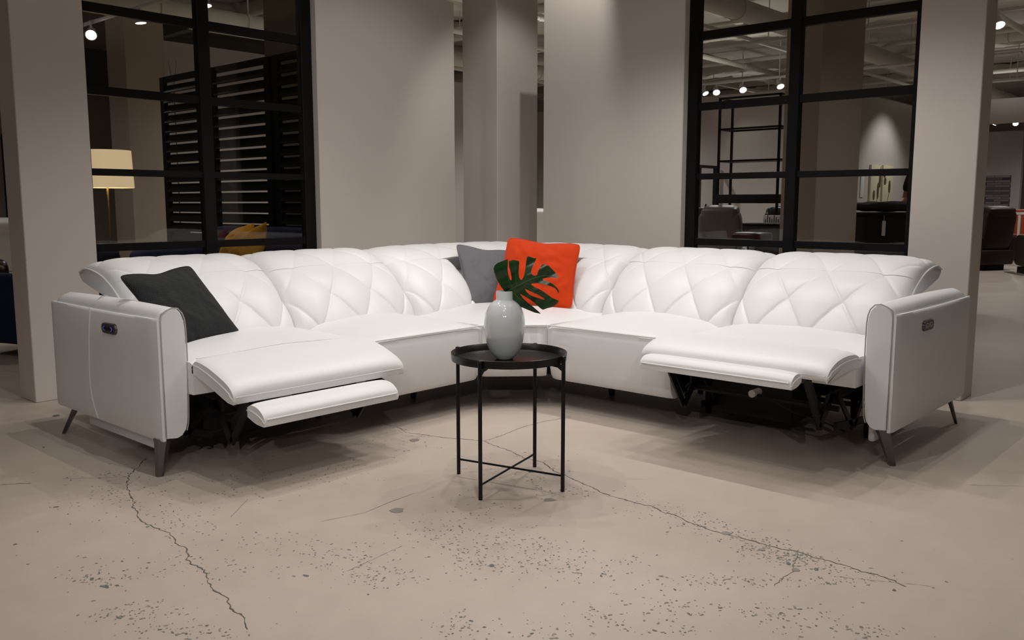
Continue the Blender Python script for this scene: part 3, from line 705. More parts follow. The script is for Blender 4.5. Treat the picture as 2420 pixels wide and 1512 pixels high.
# recliner base boxes beside the arms
for side, a0, a1 in (('L', 1.77, 2.61), ('R', 1.39, 2.25)):
    mp = MAP[side]
    bm = bmesh.new(); p, q = mp(a0, .075, .325), mp(a1, .60, .455); box(bm, min(p.x, q.x), min(p.y, q.y), p.z, max(p.x, q.x), max(p.y, q.y), q.z, .015, 3); link('seat_base', bm, 'leather', sofa)
    # black steel mechanism: scissor links under each end, rails and a cross tube
    bm = bmesh.new(); dz = -.06 if side == 'L' else 0
    def bar(p, q, w=.014, t=.005):
        a, b = mp(*p), mp(*q); d = (b - a).normalized(); side_v = mp(1, 0, 0) - mp(0, 0, 0); n_ = d.cross(side_v).normalized()
        vv = [bm.verts.new(c + n_ * w * i + side_v * t * j) for c in (a, b) for i, j in ((-1, -1), (1, -1), (1, 1), (-1, 1))]
        for f in ((0, 1, 2, 3), (7, 6, 5, 4), (0, 4, 5, 1), (1, 5, 6, 2), (2, 6, 7, 3), (3, 7, 4, 0)): bm.faces.new([vv[k] for k in f])
    for a in (a0 + .10, a1 - .10):
        bm = bmesh.new()
        bar((a, .55, .29), (a, .02, .27), .02); bar((a, .08, .29), (a, -.04, .16 + dz * .5), .02); bar((a, -.04, .16 + dz * .5), (a, -.20, .39 + dz), .016)
        bar((a + .012, .16, .28), (a + .012, -.02, .22 + dz * .5), .014); bar((a + .012, -.02, .22 + dz * .5), (a + .012, -.16, .40 + dz), .014)
        bar((a, -.16, .40 + dz), (a, -.30, .39 + dz if side == 'R' else .29), .012); bar((a - .01, .10, .14), (a - .01, .55, .10), .016)
        bar((a - .01, .30, .10), (a - .01, .12, .28), .013); bar((a - .01, .32, .10), (a - .01, .45, .28), .013)
        link('recliner_mechanism', bm, 'blackmetal', sofa, smooth=False)
    link('cross_tube', tubem([mp(a0 + .06, .06, .23), mp(a1 - .06, .06, .23)], .013, 12), 'blackmetal', sofa); link('cross_tube', tubem([mp(a0 + .06, .50, .16), mp(a1 - .06, .50, .16)], .012, 12), 'blackmetal', sofa)
    bm = bmesh.new(); tube(bm, [mp((a0 + a1) / 2 + .02, .03, .245), mp((a0 + a1) / 2 + .02, .10, .245)], .017, 16); link('motor_cap', bm, 'tagwhite', sofa)
    bm = bmesh.new(); pts, _ = smoothpoly([mp((a0 + a1) / 2 - .05, .10, .215), mp((a0 + a1) / 2 - .16, .08, .18), mp(a0 + .2, .12, .16), mp(a0 + .08, .2, .10)], 30); tube(bm, pts, .004, 6); link('power_cable', bm, 'blackmatte', sofa)
    bm = bmesh.new(); p, q = mp(a0 + (.14 if side == 'L' else .36), .26, .075), mp(a1 - .08, .60, .325); box(bm, min(p.x, q.x), min(p.y, q.y), p.z, max(p.x, q.x), max(p.y, q.y), q.z, .005); link('motor_shade_box', bm, 'blackmatte', sofa, smooth=False)  # motor housing enlarged in black to deepen the shade under the seat
# black base boxes keep the space under the sofa dark; hidden feet
bm = bmesh.new()
for (p, q) in ((mL(2.63, .10, .165), mL(4.6, 1.0, .36)), (mR(2.27, .10, .165), mR(4.0, 1.0, .36)), (mL(1.78, .62, .155), mL(2.63, 1.0, .36)), (mR(1.40, .62, .155), mR(2.27, 1.0, .36))):
    box(bm, min(p.x, q.x), min(p.y, q.y), p.z, max(p.x, q.x), max(p.y, q.y), q.z)
link('underframe_shade', bm, 'blackmatte', sofa, smooth=False)
for side, a, y in (('L', 2.68, .50), ('L', 2.56, .55), ('L', 3.34, .50), ('R', 2.95, .50), ('R', 2.32, .50), ('R', 2.20, .55), ('R', 1.50, .55), ('L', 3.4, .9), ('R', 2.6, .9), ('L', 2.2, .9), ('R', 1.7, .9)):
    p = MAP[side](a, y, 0); bm = bmesh.new(); lathe(bm, [(0, 0), (.015, 0), (.018, .02), (.02, .17), (0, .17)], 14, p.x, p.y); link('foot', bm, 'blackmatte', sofa)

# ---------------------------------------------------------------- cushions lying on the sofa
def cushion(name, label, cat, m, c00, c10, c11, c01, thick, group=None, wr=.01, dent=0, seed=1, pipe_m=None):
    """square cushion spanned by its four corners: lower left, lower right, upper right, upper left"""
    P = [Vector(p) for p in (c00, c10, c11, c01)]; cen = sum(P, Vector()) / 4
    nrm = (P[1] - P[0]).cross(P[3] - P[0]).normalized()
    root = thing(name, label, cat, tuple(cen), group=group)
    bm = bmesh.new(); n = 44
    def pt(s, t, sg):
        a = 2 * s - 1; b = 2 * t - 1
        # sides drawn in slightly between the pointed corners
        cr = 1 - .045 * (a * a * b * b) ** 5; s2 = .5 + .5 * a * cr * (1 - .045 * (1 - b * b) ** 1.2); t2 = .5 + .5 * b * cr * (1 - .045 * (1 - a * a) ** 1.2)
        q = P[0].lerp(P[1], s2).lerp(P[3].lerp(P[2], s2), t2)
        h = thick * ((1 - abs(a) ** 2.6) * (1 - abs(b) ** 2.6)) ** .62
        edge = (1 - max(abs(a), abs(b)) ** 6)
        wv = wr * noise.noise(Vector((a * 2.3 + seed, b * 2.3, sg))) * edge + wr * .6 * noise.noise(Vector((a * 6 + seed, b * 5, sg * 3))) * edge
        if dent: q = q - Vector((0, 0, dent)) * math.exp(-(a / .35) ** 2) * max(0, b) ** 3
        return q - cen + nrm * (sg * h + wv)
    F = [[bm.verts.new(pt(i / n, j / n, 1)) for j in range(n + 1)] for i in range(n + 1)]
    B = [[F[i][j] if i in (0, n) or j in (0, n) else bm.verts.new(pt(i / n, j / n, -1)) for j in range(n + 1)] for i in range(n + 1)]
    for i in range(n):
        for j in range(n):
            bm.faces.new((F[i][j], F[i + 1][j], F[i + 1][j + 1], F[i][j + 1])); bm.faces.new((B[i][j], B[i][j + 1], B[i + 1][j + 1], B[i + 1][j]))
    link('cover', bm, m, root, angle=80)
    bm = bmesh.new(); loop = [pt(i / n, 0, 0) for i in range(n)] + [pt(1, i / n, 0) for i in range(n)] + [pt(1 - i / n, 1, 0) for i in range(n)] + [pt(0, 1 - i / n, 0) for i in range(n)]
    tube(bm, loop, .0032, 6, closed=True); link('seam_edge', bm, pipe_m or m, root)
    return root
cushion('throw_cushion', 'charcoal woven square cushion leaning in the left armrest corner', 'cushion', 'charcoal',
        (1.85, 3.625, .475), (2.235, 3.728, .487), (2.060, 3.862, .818), (1.672, 3.745, .800), .062, seed=3, wr=.010, dent=.012)
cushion('throw_cushion', 'mid-grey plain cushion in the sofa corner behind the orange one', 'cushion', 'grey',
        (3.82, 3.80, .482), (4.17, 3.64, .482), (4.26, 3.83, .80), (3.90, 3.985, .853), .05, seed=8, dent=.01)
cushion('throw_cushion', 'bright orange velvet cushion in the sofa corner behind the leaf', 'cushion', 'orange',
        (3.87, 3.645, .508), (4.11, 3.225, .488), (4.255, 3.275, .860), (4.06, 3.685, .897), .058, seed=12, wr=.014, dent=.010)

# ---------------------------------------------------------------- side table, vase and leaf
tb = thing('side_table', 'small round black metal tray table on four thin legs', 'table', (2.541, 2.304, 0))
bm = bmesh.new(); RT = .226
lathe(bm, [(0, .500), (.205, .500), (.212, .5025), (.2235, .527), (.2255, .5285), (.2275, .527), (.2245, .4985), (.214, .496), (0, .496)], 96); link('tray', bm, 'trayblack', tb, angle=35)
feet = [(2.484, 2.547), (2.296, 2.237), (2.788, 2.37), (2.597, 2.064)]
FV = []
for x, y in feet:
    v = Vector((x - 2.541, y - 2.304, 0)); v = v.normalized() * .2365; FV.append(v)
    bm = bmesh.new(); tube(bm, [v, v + Vector((0, 0, .522))], .0078, 14); link('leg', bm, 'trayblack', tb, angle=35)
    t = v.normalized(); s = Vector((-t.y, t.x, 0)); bm = bmesh.new()
    rows = [[t * a + s * b * .006 + Vector((0, 0, z)) for a, z in ((.234, .470), (.234, .497), (.185, .4955), (.185, .488), (.215, .484))] for b in (-1, 1)]
    grid(bm, rows, capends=True, wrap=True); link('tray_bracket', bm, 'trayblack', tb, smooth=False)
    bm = bmesh.new(); superell(bm, v + Vector((0, 0, .524)), (.009, .009, .006), .8, 8); link('leg_cap', bm, 'trayblack', tb)
for a, b, z in ((0, 3, .062), (1, 2, .056)):
    bm = bmesh.new(); tube(bm, [FV[a] + Vector((0, 0, z)), FV[b] + Vector((0, 0, z))], .0042, 10); link('cross_bar', bm, 'trayblack', tb)
VX, VY, VZ = 2.529, 2.316, .5005
va = thing('vase', 'glossy pale grey egg-shaped ceramic vase standing on the black tray', 'vase', (VX, VY, VZ))
prof = [(0, 0), (.030, 0), (.034, .003), (.052, .022), (.066, .050), (.0755, .085), (.080, .122), (.0795, .150), (.0735, .182), (.060, .210), (.0445, .225), (.0345, .2305), (.0325, .234), (.0322, .264), (.0312, .266), (.0285, .266), (.0280, .262), (.0280, .236)]
pp, _ = smoothpoly([(r, 0, z) for r, z in prof[2:11]], 40)
bm = bmesh.new(); lathe(bm, prof[:2] + [(p.x, p.z) for p in pp] + prof[11:] + [(.040, .222), (.070, .18), (.075, .12), (.05, .03), (0, .012)], 80); link('vase_body', bm, 'vase', va, angle=50)
# monstera leaf, outline in its own plane, curved along the midrib
lf = thing('monstera_leaf', 'single glossy dark green split leaf standing in the grey vase', 'leaf', (VX, VY, VZ + .24))
leaf_px = [(690,600),(640,540),(600,470),(575,400),(568,360),(580,330),(610,305),(650,288),(690,272),(712,265),(712,300),(709,360),(715,420),(733,468),(746,476),(749,450),(738,395),(724,335),(722,285),(760,270),(800,275),(825,285),(822,340),(819,400),(822,440),(838,465),(852,463),(870,430),(884,370),(890,300),(899,245),(908,230),(940,242),(970,252),(995,250),(978,292),(955,340),(941,380),(950,412),(975,425),(1000,415),(1012,380),(1032,340),(1052,315),(1075,310),(1120,330),(1160,370),(1195,410),(1215,450),(1170,447),(1110,444),(1052,456),(1068,470),(1110,484),(1160,508),(1200,545),(1224,588),(1215,606),(1204,578),(1178,550),(1128,526),(1060,506),(1000,500),(952,503),(940,514),(980,538),(1040,566),(1100,610),(1150,648),(1222,680),(1200,712),(1160,742),(1110,752),(1060,770),(1034,752),(990,712),(930,662),(872,628),(832,610),(860,650),(905,695),(960,738),(1010,780),(1042,812),(980,800),(900,770),(830,740),(770,700),(720,650)]
hole_px = [(880,556),(915,572),(960,592),(1020,618),(1060,645),(1084,670),(1045,660),(985,640),(930,616),(895,585)]
S_ = 3.40 / 2100 / 4.2
RGT = Vector((.669, -.743, 0)) ; RGT = Vector((math.sin(R(48)) * 0 + .669, -.743, 0)).normalized(); UPV = Vector((0, 0, 1)); TOC = Vector((-.743, -.669, 0))
def leafp(x, y, lift=0):
    dx, dy = (x - 690) * S_, -(y - 600) * S_
    # distance along / across the midrib
    m = Vector((.88, .475)); al = dx * m.x + dy * m.y; ac = -dx * m.y + dy * m.x
    out = .05 * al / .2 - 1.3 * ac * ac + .035 * math.sin(al * 22) * .35 + .004 * math.sin(ac * 90) 
    out -= 1.2 * max(0, al - .12) ** 2
    return RGT * (dx + .005) + UPV * (dy + .020) + TOC * (out + lift)
bm = bmesh.new()
def loopedges(px):
    v = [bm.verts.new((x, y, 0)) for x, y in px]; return [bm.edges.new((v[i], v[(i + 1) % len(v)])) for i in range(len(v))]
es = loopedges(leaf_px) + loopedges(hole_px)
bmesh.ops.triangle_fill(bm, use_beauty=True, edges=es)
for it in range(4):
    le = [e for e in bm.edges if e.calc_length() > 26]
    if not le: break
    bmesh.ops.subdivide_edges(bm, edges=le, cuts=1); bmesh.ops.triangulate(bm, faces=bm.faces)
for v in bm.verts: v.co = leafp(v.co.x, v.co.y)
bmesh.ops.recalc_face_normals(bm, faces=bm.faces)
bmesh.ops.solidify(bm, geom=list(bm.faces), thickness=.0009)
link('leaf_blade', bm, 'leaf', lf, angle=60)
bm = bmesh.new(); pts = [leafp(x, y, .0012) for x, y in [(690,600),(760,555),(850,505),(930,465),(1000,440),(1080,425),(1180,438)]]
pts, _ = smoothpoly(pts, 30); tube(bm, pts, .0024, 8, r2=.0007)
for a, b in [((760,555),(650,320)), ((800,530),(775,300)), ((880,490),(940,270)), ((980,445),(1060,340)), ((930,480),(1180,540)), ((870,520),(1120,690)), ((760,600),(960,770))]:
    q = [leafp(a[0] + (b[0] - a[0]) * t / 8, a[1] + (b[1] - a[1]) * t / 8, .0009) for t in range(9)]; tube(bm, q, .0009, 6, r2=.0003)
link('leaf_veins', bm, 'vein', lf)
pts, _ = smoothpoly([leafp(700, 594, .0), leafp(672, 622), leafp(655, 680), Vector((.0, .0, -.08)), Vector((-.01, 0, -.215))], 24)
link('leaf_stalk', tubem(pts, .0026, 8), 'vein', lf)
#PART3
# ---------------------------------------------------------------- things behind the left window
def screen(v0, v1, label, u=4.6):
    root = thing('louvred_screen', label, 'screen', (u, v0, 0), group='black louvred screens behind the left window')
    L = v1 - v0; H = 2.40; bm = bmesh.new(); wd = .085
    for a in (0, L - wd): box(bm, -.022, a, 0, .022, a + wd, H, .004, 1)
    box(bm, -.020, wd, H - .06, .020, L - wd, H, .003, 1); box(bm, -.020, wd, 0, .020, L - wd, .10, .003, 1)
    link('screen_frame', bm, 'slat', root, angle=30)
    bm = bmesh.new(); z = .16
    while z < H - .1:
        rows = []
        for a in (wd - .002, L - wd + .002):
            rows.append([Vector((x * math.cos(.98) - q * math.sin(.98), a, z + x * math.sin(.98) + q * math.cos(.98))) for x, q in ((-.048, -.006), (.048, -.006), (.048, .006), (-.048, .006))])
        grid(bm, rows, capends=True, wrap=True); z += .1005
    link('slats', bm, 'slat', root, smooth=False)
screen(8.095, 9.045, 'farthest black louvred screen, left end of the row behind the window')
screen(7.030, 8.065, 'middle black louvred screen behind the yellow cushions')
screen(5.96, 6.985, 'nearest black louvred screen, cut by the window frame at right')
# navy sofa with its back to the screens
nv = thing('navy_sofa', 'navy blue fabric sofa behind the left window', 'sofa', (3.95, 6.75, 0))
link('backrest', superm((.42, 0, .62), (.13, .98, .285), .3), 'navy', nv)
link('seat_cushion', superm((.0, -.4, .40), (.40, .42, .10), .3), 'navy', nv); link('seat_cushion', superm((.0, .4, .40), (.40, .42, .10), .3), 'navy', nv)
link('sofa_base', boxm(-.42, -.92, .13, .40, .92, .34, .03, 3), 'navy', nv)
for y in (-.93, .93): link('armrest', superm((.02, y, .50), (.42, .10, .22), .35), 'navy', nv)
for x in (-.36, .36):
    for y in (-.85, .85): link('leg', tubem([(x, y, .14), (x, y, 0)], .02, 10, r2=.012), 'blackmetal', nv)
cushion('yellow_cushion', 'mustard cushion on the navy sofa, left and lower of the pair', 'cushion', 'yellow', (3.97, 6.96, .66), (3.97, 6.58, .54), (4.03, 6.47, .950), (4.06, 6.78, .89), .10, seed=21, group='mustard cushions on the navy sofa')
cushion('yellow_cushion', 'mustard cushion on the navy sofa, right and taller of the pair', 'cushion', 'yellow', (3.85, 6.56, .64), (3.85, 6.24, .54), (3.91, 6.10, .966), (3.94, 6.38, .87), .10, seed=25, group='mustard cushions on the navy sofa')
# floor lamp
lp = thing('floor_lamp', 'floor lamp with a lit cream drum shade on a thin brass pole', 'lamp', (3.345, 7.6, 0))
bm = bmesh.new(); lathe(bm, [(.212, 1.235), (.200, 1.545), (.197, 1.545), (.209, 1.235)], 48); lathe(bm, [(.212, 1.235), (.209, 1.235)], 48); link('lamp_shade', bm, 'shade', lp)
link('pole', tubem([(0, 0, .02), (0, 0, 1.40)], .0085, 12), 'brass', lp)
bm = bmesh.new(); lathe(bm, [(0, 0), (.14, 0), (.14, .018), (.02, .03), (0, .03)], 32); link('lamp_base', bm, 'brass', lp)
bm = bmesh.new(); lathe(bm, [(0, 1.36), (.02, 1.37), (.032, 1.40), (.025, 1.43), (0, 1.44)], 16); link('bulb', bm, 'lampface', lp)
d = bpy.data.lights.new('bulb_light', 'POINT'); d.energy = 5; d.color = (1, .78, .5); d.shadow_soft_size = .05
o = bpy.data.objects.new('bulb_light', d); C.objects.link(o); o.parent = lp; o.location = (0, 0, 1.47)
# dry twigs in a tall pot
tw = thing('dried_twigs', 'thin dried twigs rising above the left louvred screen', 'plant', (5.2, 9.93, 0))
bm = bmesh.new()
for dx, dy, h in ((0, .10, 2.74), (0, -.08, 2.72), (.03, .03, 2.6)):
    pts, _ = smoothpoly([(0, 0, .7), (dx * .1, dy * .05, 2.3), (dx * .5, dy * .4, 2.5), (dx, dy, h)], 16); tube(bm, pts, .008, 5, r2=.002)
link('twig_stems', bm, 'twig', tw)
bm = bmesh.new(); lathe(bm, [(0, 0), (.12, 0), (.16, .35), (.10, .75), (.12, .8), (.09, .8), (.09, .7), (0, .7)], 24); link('pot', bm, 'blackmatte', tw)

# ---------------------------------------------------------------- generic upholstered recliner / armchair
def recliner(name, label, cat, loc, rz, m, h=1.0, wdt=.86, group=None, headh=.14, feet='block'):
    r_ = thing(name, label, cat, (loc[0], loc[1], 0), rz, group)      # faces -y
    a = .11
    tilt = Matrix.Rotation(-.16, 3, 'X')
    link('seat_cushion', superm((0, -.10, .42), (wdt / 2 - a * 1.3, .30, .10), .35), m, r_)
    link('backrest', superm((0, .27, .40 + (h - .40) * .42), (wdt / 2 - a * .6, .11, (h - .40) * .52), .35, 16, tilt), m, r_)
    link('headrest', superm((0, .30, h - headh * .62), (wdt / 2 - a * .9, .13, headh * .62), .45, 16, tilt), m, r_)
    for s in (-1, 1): link('armrest', superm((s * (wdt / 2 - a * .5), -.06, .36), (a * .62, .40, .25), .3), m, r_)
    link('front_board', superm((0, -.37, .24), (wdt / 2 - a * 1.2, .05, .15), .3), m, r_)
    link('chair_base', boxm(-wdt / 2 + .06, -.34, .10, wdt / 2 - .06, .36, .34, .02), m, r_)
    if feet == 'block': link('swivel_base', boxm(-.26, -.26, 0, .26, .26, .10, .01), 'blackmatte', r_)
    else:
        for x in (-1, 1):
            for y in (-.34, .34): link('leg', tubem([(x * (wdt / 2 - .09), y, .12), (x * (wdt / 2 - .07), y * 1.06, 0)], .022, 10, r2=.014), 'brass' if feet == 'brass' else 'blackmetal', r_)
    return r_
# left aisle
recliner('navy_armchair', 'navy armchair with a dark leg at the left picture edge', 'armchair', (2.62, 7.00), R(200), 'navy', h=.80, wdt=.80, feet='metal')
recliner('black_armchair', 'black armchair behind the navy armchair at the left picture edge', 'armchair', (2.45, 8.95), R(180), 'blackleather', h=.98, wdt=.86)
ws = recliner('white_sofa', 'off-white sofa far back at the left picture edge', 'sofa', (3.62, 11.2), R(180), 'white', h=.94, wdt=1.5, feet='metal')
rg = link('area_rug', boxm(3.05, 8.6, 0, 4.5, 10.6, .012, .004), 'rug'); tag(rg, 'ochre and grey patterned rug on the floor at the left picture edge', 'rug')
wall('wall_aisle_end', 'pale grey wall at the end of the left aisle', -3.0, 15.0, 0, 5.9, 15.2, CH, 'paint2')
ar = thing('framed_art', 'tall framed abstract print with orange and violet at the left edge', 'artwork', (5.02, 14.96, .88))
bm = bmesh.new(); 
for x0, z0, x1, z1 in ((0, 0, .02, 1.27), (.34, 0, .36, 1.27), (.02, 0, .34, .02), (.02, 1.25, .34, 1.27)): box(bm, x0, -.02, z0, x1, .02, z1)
link('frame', bm, 'blackmetal', ar, smooth=False); link('print', boxm(.02, -.005, .02, .34, .01, 1.25), 'artpaper', ar)
link('orange_shape', boxm(.055, -.009, .06, .30, -.005, .75), 'artred', ar, smooth=False); link('violet_shape', boxm(.045, -.008, .70, .26, -.004, .98), 'artviolet', ar, smooth=False)

# ---------------------------------------------------------------- things behind the right window
rk = thing('shelving_rack', 'tall open black metal shelving rack with a drawer box', 'shelf', (10.8, 5.16, 0))
D_, L_ = .345, .85; ZT = 2.49
for x in (0, D_):
    for y in (0, L_): link('post', boxm(x - .014, y - .014, 0, x + .014, y + .014, ZT), 'blackmetal', rk, smooth=False)
for z, full in ((ZT - .01, 0), (2.08, 0), (1.665, 1), (.45, 1)):
    b = bmesh.new()
    if full: box(b, -.014, -.014, z - .012, D_ + .014, L_ + .014, z + .012)
    else:
        for q in ((-.014, -.014, z - .012, .018, L_ + .014, z + .012), (D_ - .018, -.014, z - .012, D_ + .014, L_ + .014, z + .012), (-.014, -.014, z - .012, D_, .018, z + .012), (-.014, L_ - .018, z - .012, D_, L_ + .014, z + .012)): box(b, *q)
    link('shelf' if full else 'shelf_frame', b, 'blackmetal', rk, smooth=False)
link('drawer_box', boxm(-.017, -.017, 1.11, D_ + .015, L_ + .017, 1.225, .002), 'blackmatte', rk)
cb = thing('low_cabinet', 'black cabinet under the small printed box, in front of the rack', 'cabinet', (10.35, 5.00, 0))
link('body', boxm(-.22, -.27, .05, .22, .34, .84, .004), 'blackmatte', cb); link('cabinet_top', boxm(-.23, -.28, .84, .23, .35, .862, .003), 'blackmetal', cb)
link('plinth', boxm(-.2, -.25, 0, .2, .32, .05), 'blackmatte', cb)
wb = thing('package_box', 'small pale printed box standing on the low black cabinet', 'box', (10.3, 4.95, .862))
link('carton', boxm(-.07, -.11, 0, .07, .11, .10, .003), 'white', wb)
for i in range(7): link('printed_bar', boxm(-.0715, -.095 + i * .028, .014, -.070, -.085 + i * .028, .055 + .025 * (i % 3)), 'gunmetal', wb, smooth=False)
mr = thing('standing_mirror_frame', 'slim black rectangular standing frame left of the shelving rack', 'mirror', (13.70, 8.0, 0))
bm = bmesh.new()
for q in ((0, -.02, 0, .06, .02, 1.77), (.53, -.02, 0, .59, .02, 1.77), (.06, -.02, 1.72, .53, .02, 1.77), (.06, -.02, .06, .53, .02, .12)): box(bm, *q)
link('frame', bm, 'blackmetal', mr, smooth=False); link('rear_foot', tubem([(.30, .01, 1.1), (.30, .40, 0)], .014, 8), 'blackmetal', mr); link('foot_bar', boxm(.06, -.01, 0, .53, .40, .02), 'blackmetal', mr)
recliner('leather_recliner', 'grey-brown leather recliner seen from behind, right of the pair by the window frame', 'recliner', (9.45, 5.15), R(108), 'greyleather', h=1.08, wdt=.62, headh=.17)
recliner('leather_recliner', 'grey-brown leather recliner cut by the window frame, left of the pair', 'recliner', (9.20, 5.90), R(108), 'greyleather', h=1.06, wdt=.62, headh=.15)
recliner('black_recliner', 'black leather recliner just behind the grey-brown one', 'recliner', (12.4, 6.95), R(-50), 'blackleather', h=1.04, wdt=.8)
recliner('black_recliner', 'glossy black leather recliner behind the printed box', 'recliner', (12.5, 5.75), R(-50), 'blackleather', h=1.06, wdt=.75)
ot = thing('recliner_pad_end', 'glossy black recliner pad end beside the low cabinet, shaped as a stool', 'stool', (8.62, 4.38, 0))  # end of a recliner pad, built here as a stool on legs
link('pad_end', superm((0, 0, .755), (.19, .17, .055), .4), 'blackleather', ot)
for x in (-.13, .13):
    for y in (-.11, .11): link('leg', tubem([(x, y, .72), (x * 1.15, y * 1.15, 0)], .012, 8), 'blackmetal', ot)
# sales counter, clothes and person at the right panes
ct = thing('sales_counter', 'high black counter with a white hanging tag, right panes of the right window', 'counter', (9.3, 2.55, 0))
link('counter_body', boxm(0, 0, .04, .55, 1.2, .985, .006), 'blackmatte', ct); link('counter_top', boxm(-.02, -.02, .985, .57, 1.22, 1.015, .004), 'blackmetal', ct); link('plinth', boxm(.03, .03, 0, .52, 1.17, .04), 'blackmatte', ct)
bm = bmesh.new(); box(bm, -.024, .70, .78, -.021, .735, .93); tube(bm, [(-.022, .7175, .93), (-.022, .7175, .99)], .0015, 5); link('price_tag', bm, 'tagwhite', ct, smooth=False)
jb = bmesh.new(); superell(jb, (0, 0, 0), (.20, .36, .045), .5, 22)
for v in jb.verts: v.co += Vector((0, 0, .022 * noise.noise(v.co * 9)))
jk = link('folded_jacket', jb, 'blackcloth', loc=(9.58, 3.38, 1.072)); tag(jk, 'crumpled black jacket lying on the high black counter', 'jacket')
jb = bmesh.new(); superell(jb, (0, 0, 0), (.16, .20, .04), .5, 20)
for v in jb.verts: v.co += Vector((0, 0, .015 * noise.noise(v.co * 11)))
jk = link('folded_garment', jb, 'redleather', loc=(9.62, 2.78, 1.062)); tag(jk, 'dark red folded garment on the black counter beside the person', 'garment')
# two canvases on the wall
for i, (x0, x1, z1, lab) in enumerate(((16.30, 16.80, 1.80, 'left of two cream canvases with brown botanical marks'), (16.90, 17.42, 1.81, 'right of two cream canvases with brown botanical marks'))):
    cv = thing('canvas_panel', lab, 'painting', (x0, 6.05, 1.10), group='cream canvases on the lit wall')
    link('canvas', boxm(0, -.04, 0, x1 - x0, 0, z1 - 1.10, .004), 'canvas', cv)
    bm = bmesh.new()
    for cx, cz, rx, rz_ in (((.44, .46, .05, .17), (.36, .24, .05, .15), (.17, .16, .05, .09)), ((.06, .56, .06, .08), (.10, .42, .06, .07), (.34, .32, .055, .12)))[i]:
        superell(bm, (cx, -.043, cz), (rx, .003, rz_), .9, 10)
    tube(bm, [(.30, -.042, 0), (.38, -.042, .2), (.40, -.042, .5), (.46, -.042, .68)] if i == 0 else [(.25, -.042, .02), (.33, -.042, .2), (.36, -.042, .42)], .005, 6)
    link('painted_marks', bm, 'canvasmark', cv)
pt_ = thing('wall_notice', 'small white paper note hanging left of the canvases', 'notice', (15.95, 6.045, 1.22)); link('paper', boxm(-.05, -.01, 0, .10, 0, .42, .002), 'tagwhite', pt_)
# person leaning on the counter, body one continuous skin
pe = thing('person', 'person in a black short-sleeved shirt resting a forearm on the black counter', 'person', (10.16, 3.13, 0), R(0))
def skinmesh(name, V, E, Rr, m, parent, lv=2, root=0):
    me = bpy.data.meshes.new(name); me.from_pydata(V, E, []); o = bpy.data.objects.new(name, me); C.objects.link(o); o.parent = parent
    o.modifiers.new('skin', 'SKIN')
    for i, r_ in enumerate(Rr): me.skin_vertices[0].data[i].radius = (r_, r_) if not isinstance(r_, tuple) else r_
    me.skin_vertices[0].data[root].use_root = True
    s = o.modifiers.new('sub', 'SUBSURF'); s.levels = lv; s.render_levels = lv
    me.materials.append(M[m]); 
    for p in me.polygons: p.use_smooth = True
    return o
# faces -x (towards the counter); y to its sides; the arm seen in the photo is on +y
V = [(0, 0, .92), (0, 0, 1.05), (0, 0, 1.22), (-.01, 0, 1.38), (-.01, 0, 1.46), (-.02, 0, 1.53), (-.02, 0, 1.60), (-.025, 0, 1.68),
     (0, .10, .90), (-.01, .11, .50), (.02, .11, .09), (-.10, .12, .04), (0, -.10, .90), (-.01, -.11, .50), (.02, -.11, .09), (-.10, -.12, .04),
     (-.01, .17, 1.40), (.02, .235, 1.15), (-.17, .25, 1.06), (-.225, .245, 1.06), (-.01, -.17, 1.40), (.03, -.23, 1.15), (-.16, -.20, 1.06), (-.22, -.19, 1.06)]
E_ = [(0,1),(1,2),(2,3),(3,4),(4,5),(5,6),(6,7),(0,8),(8,9),(9,10),(10,11),(0,12),(12,13),(13,14),(14,15),(3,16),(16,17),(17,18),(18,19),(3,20),(20,21),(21,22),(22,23)]
RR = [(.13,.10),(.12,.09),(.135,.10),(.12,.09),(.055,.055),(.06,.07),(.078,.09),(.05,.06),.085,.055,.04,.035,.085,.055,.04,.035,.06,.042,.028,.024,.06,.042,.028,.024]
skinmesh('body', V, E_, RR, 'skin', pe)
for s in (1, -1):
    hx, hy, hz = (-.24, .245, 1.055) if s > 0 else (-.235, -.19, 1.055)
    FVs, FE, FR = [(hx, hy, hz), (hx - .05, hy, hz)], [(0, 1)], [(.024, .014), (.032, .014)]
    for k, (o_, l_) in enumerate(((-.026, .055), (-.009, .065), (.009, .062), (.026, .048))):
        b = len(FVs); FVs += [(hx - .07, hy + o_, hz), (hx - .07 - l_ * .5, hy + o_ * 1.1, hz - .002), (hx - .07 - l_, hy + o_ * 1.1, hz - .014)]; FE += [(1, b), (b, b + 1), (b + 1, b + 2)]; FR += [.009, .0085, .007]
    b = len(FVs); FVs += [(hx - .02, hy - s * .035, hz), (hx - .055, hy - s * .055, hz - .004)]; FE += [(0, b), (b, b + 1)]; FR += [.011, .008]
    skinmesh('hand', FVs, FE, FR, 'skin', pe, 1)
def shirt_part(V, E, R_, name='shirt', m='blackcloth'): return skinmesh(name, V, E, R_, m, pe)
shirt_part([(0, 0, .88), (0, 0, 1.05), (0, 0, 1.22), (-.01, 0, 1.38), (-.01, 0, 1.44), (-.01, .17, 1.405), (.015, .225, 1.22), (-.01, -.17, 1.405), (.02, -.22, 1.22)],
           [(0,1),(1,2),(2,3),(3,4),(3,5),(5,6),(3,7),(7,8)], [(.15,.12),(.145,.11),(.155,.12),(.14,.11),(.065,.065),.078,.062,.078,.062])
skinmesh('trousers', [(0, 0, .94), (0, .10, .88), (-.01, .11, .50), (.02, .11, .10), (0, -.10, .88), (-.01, -.11, .50), (.02, -.11, .10)], [(0,1),(1,2),(2,3),(0,4),(4,5),(5,6)], [(.145,.12),.10,.07,.055,.10,.07,.055], 'jeans', pe)
bm = bmesh.new(); superell(bm, (.0, 0, 1.655), (.095, .085, .085), .9, 14); link('hair', bm, 'hair', pe)
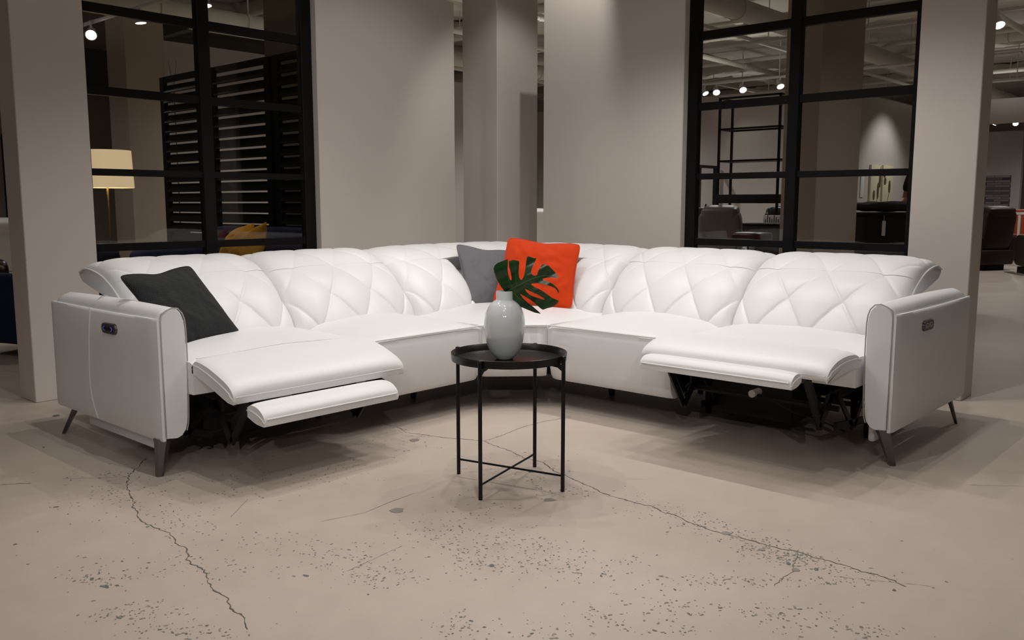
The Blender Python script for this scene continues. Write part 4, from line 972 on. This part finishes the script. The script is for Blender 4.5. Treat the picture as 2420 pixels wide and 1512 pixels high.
for s in (1, -1):
    link('shoe', superm((-.06, s * .115, .045), (.13, .048, .045), .6), 'blackmatte', pe)
    link('ear', superm((-.015, s * .083, 1.60), (.018, .008, .03), .9, 8), 'skin', pe); link('eye', superm((-.100, s * .03, 1.605), (.008, .012, .008), 1, 8), 'tagwhite', pe)
link('nose', superm((-.112, 0, 1.575), (.018, .012, .024), .9, 8), 'skin', pe); link('mouth', superm((-.098, 0, 1.535), (.008, .024, .007), .9, 8), 'redleather', pe)

# ---------------------------------------------------------------- right aisle, far away
recliner('brown_recliner', 'dark brown recliner standing in the right aisle beside the wall panel', 'recliner', (16.55, 4.20), R(150), 'brownleather', h=1.06, wdt=.80)
recliner('olive_recliner', 'brown-olive recliner to the right of the dark brown one', 'recliner', (16.1, 3.20), R(120), 'olive', h=.74, wdt=.5, headh=.2)
tl = thing('stone_tile_display', 'stacked blue-grey stone tile panel in the far right aisle', 'tile display', (21.0, 4.85, 0))
link('tile_panel', boxm(0, 0, .1, .08, .9, 1.70, .004), 'tile', tl, smooth=False); link('display_foot', boxm(-.1, .05, 0, .2, .85, .1), 'blackmatte', tl)
cn = thing('console_table', 'white console table in front of the orange sofa, right edge', 'table', (18.9, 3.4, 0))
link('console_top', boxm(0, 0, .90, .35, 1.15, .94, .004), 'white', cn)
for y in (.02, .75, 1.09): link('leg', boxm(.01, y, 0, .05, y + .04, .90), 'white', cn)
os_ = thing('orange_sofa', 'burnt orange leather sofa behind the white console at the right edge', 'sofa', (20.0, 3.75, 0))
link('backrest', superm((.0, 0, .70), (.16, .95, .30), .3), 'orangeleather', os_); link('seat_cushion', superm((-.25, -.3, .42), (.30, .5, .11), .35), 'orangeleather', os_); link('seat_cushion', superm((-.25, .45, .42), (.30, .3, .11), .35), 'orangeleather', os_)
link('sofa_base', boxm(-.5, -.9, .08, .15, .9, .34, .02), 'orangeleather', os_); link('armrest', superm((-.2, .92, .42), (.38, .10, .26), .35), 'orangeleather', os_)
for y in (-.8, .8):
    for x in (-.45, .1): link('leg', boxm(x - .02, y - .02, 0, x + .02, y + .02, .09), 'blackmatte', os_)
wsf = recliner('white_recliner', 'off-white recliner back seen through the slit beside the corner column', 'recliner', (11.7, 10.2), R(135), 'white', h=1.02, wdt=1.0)
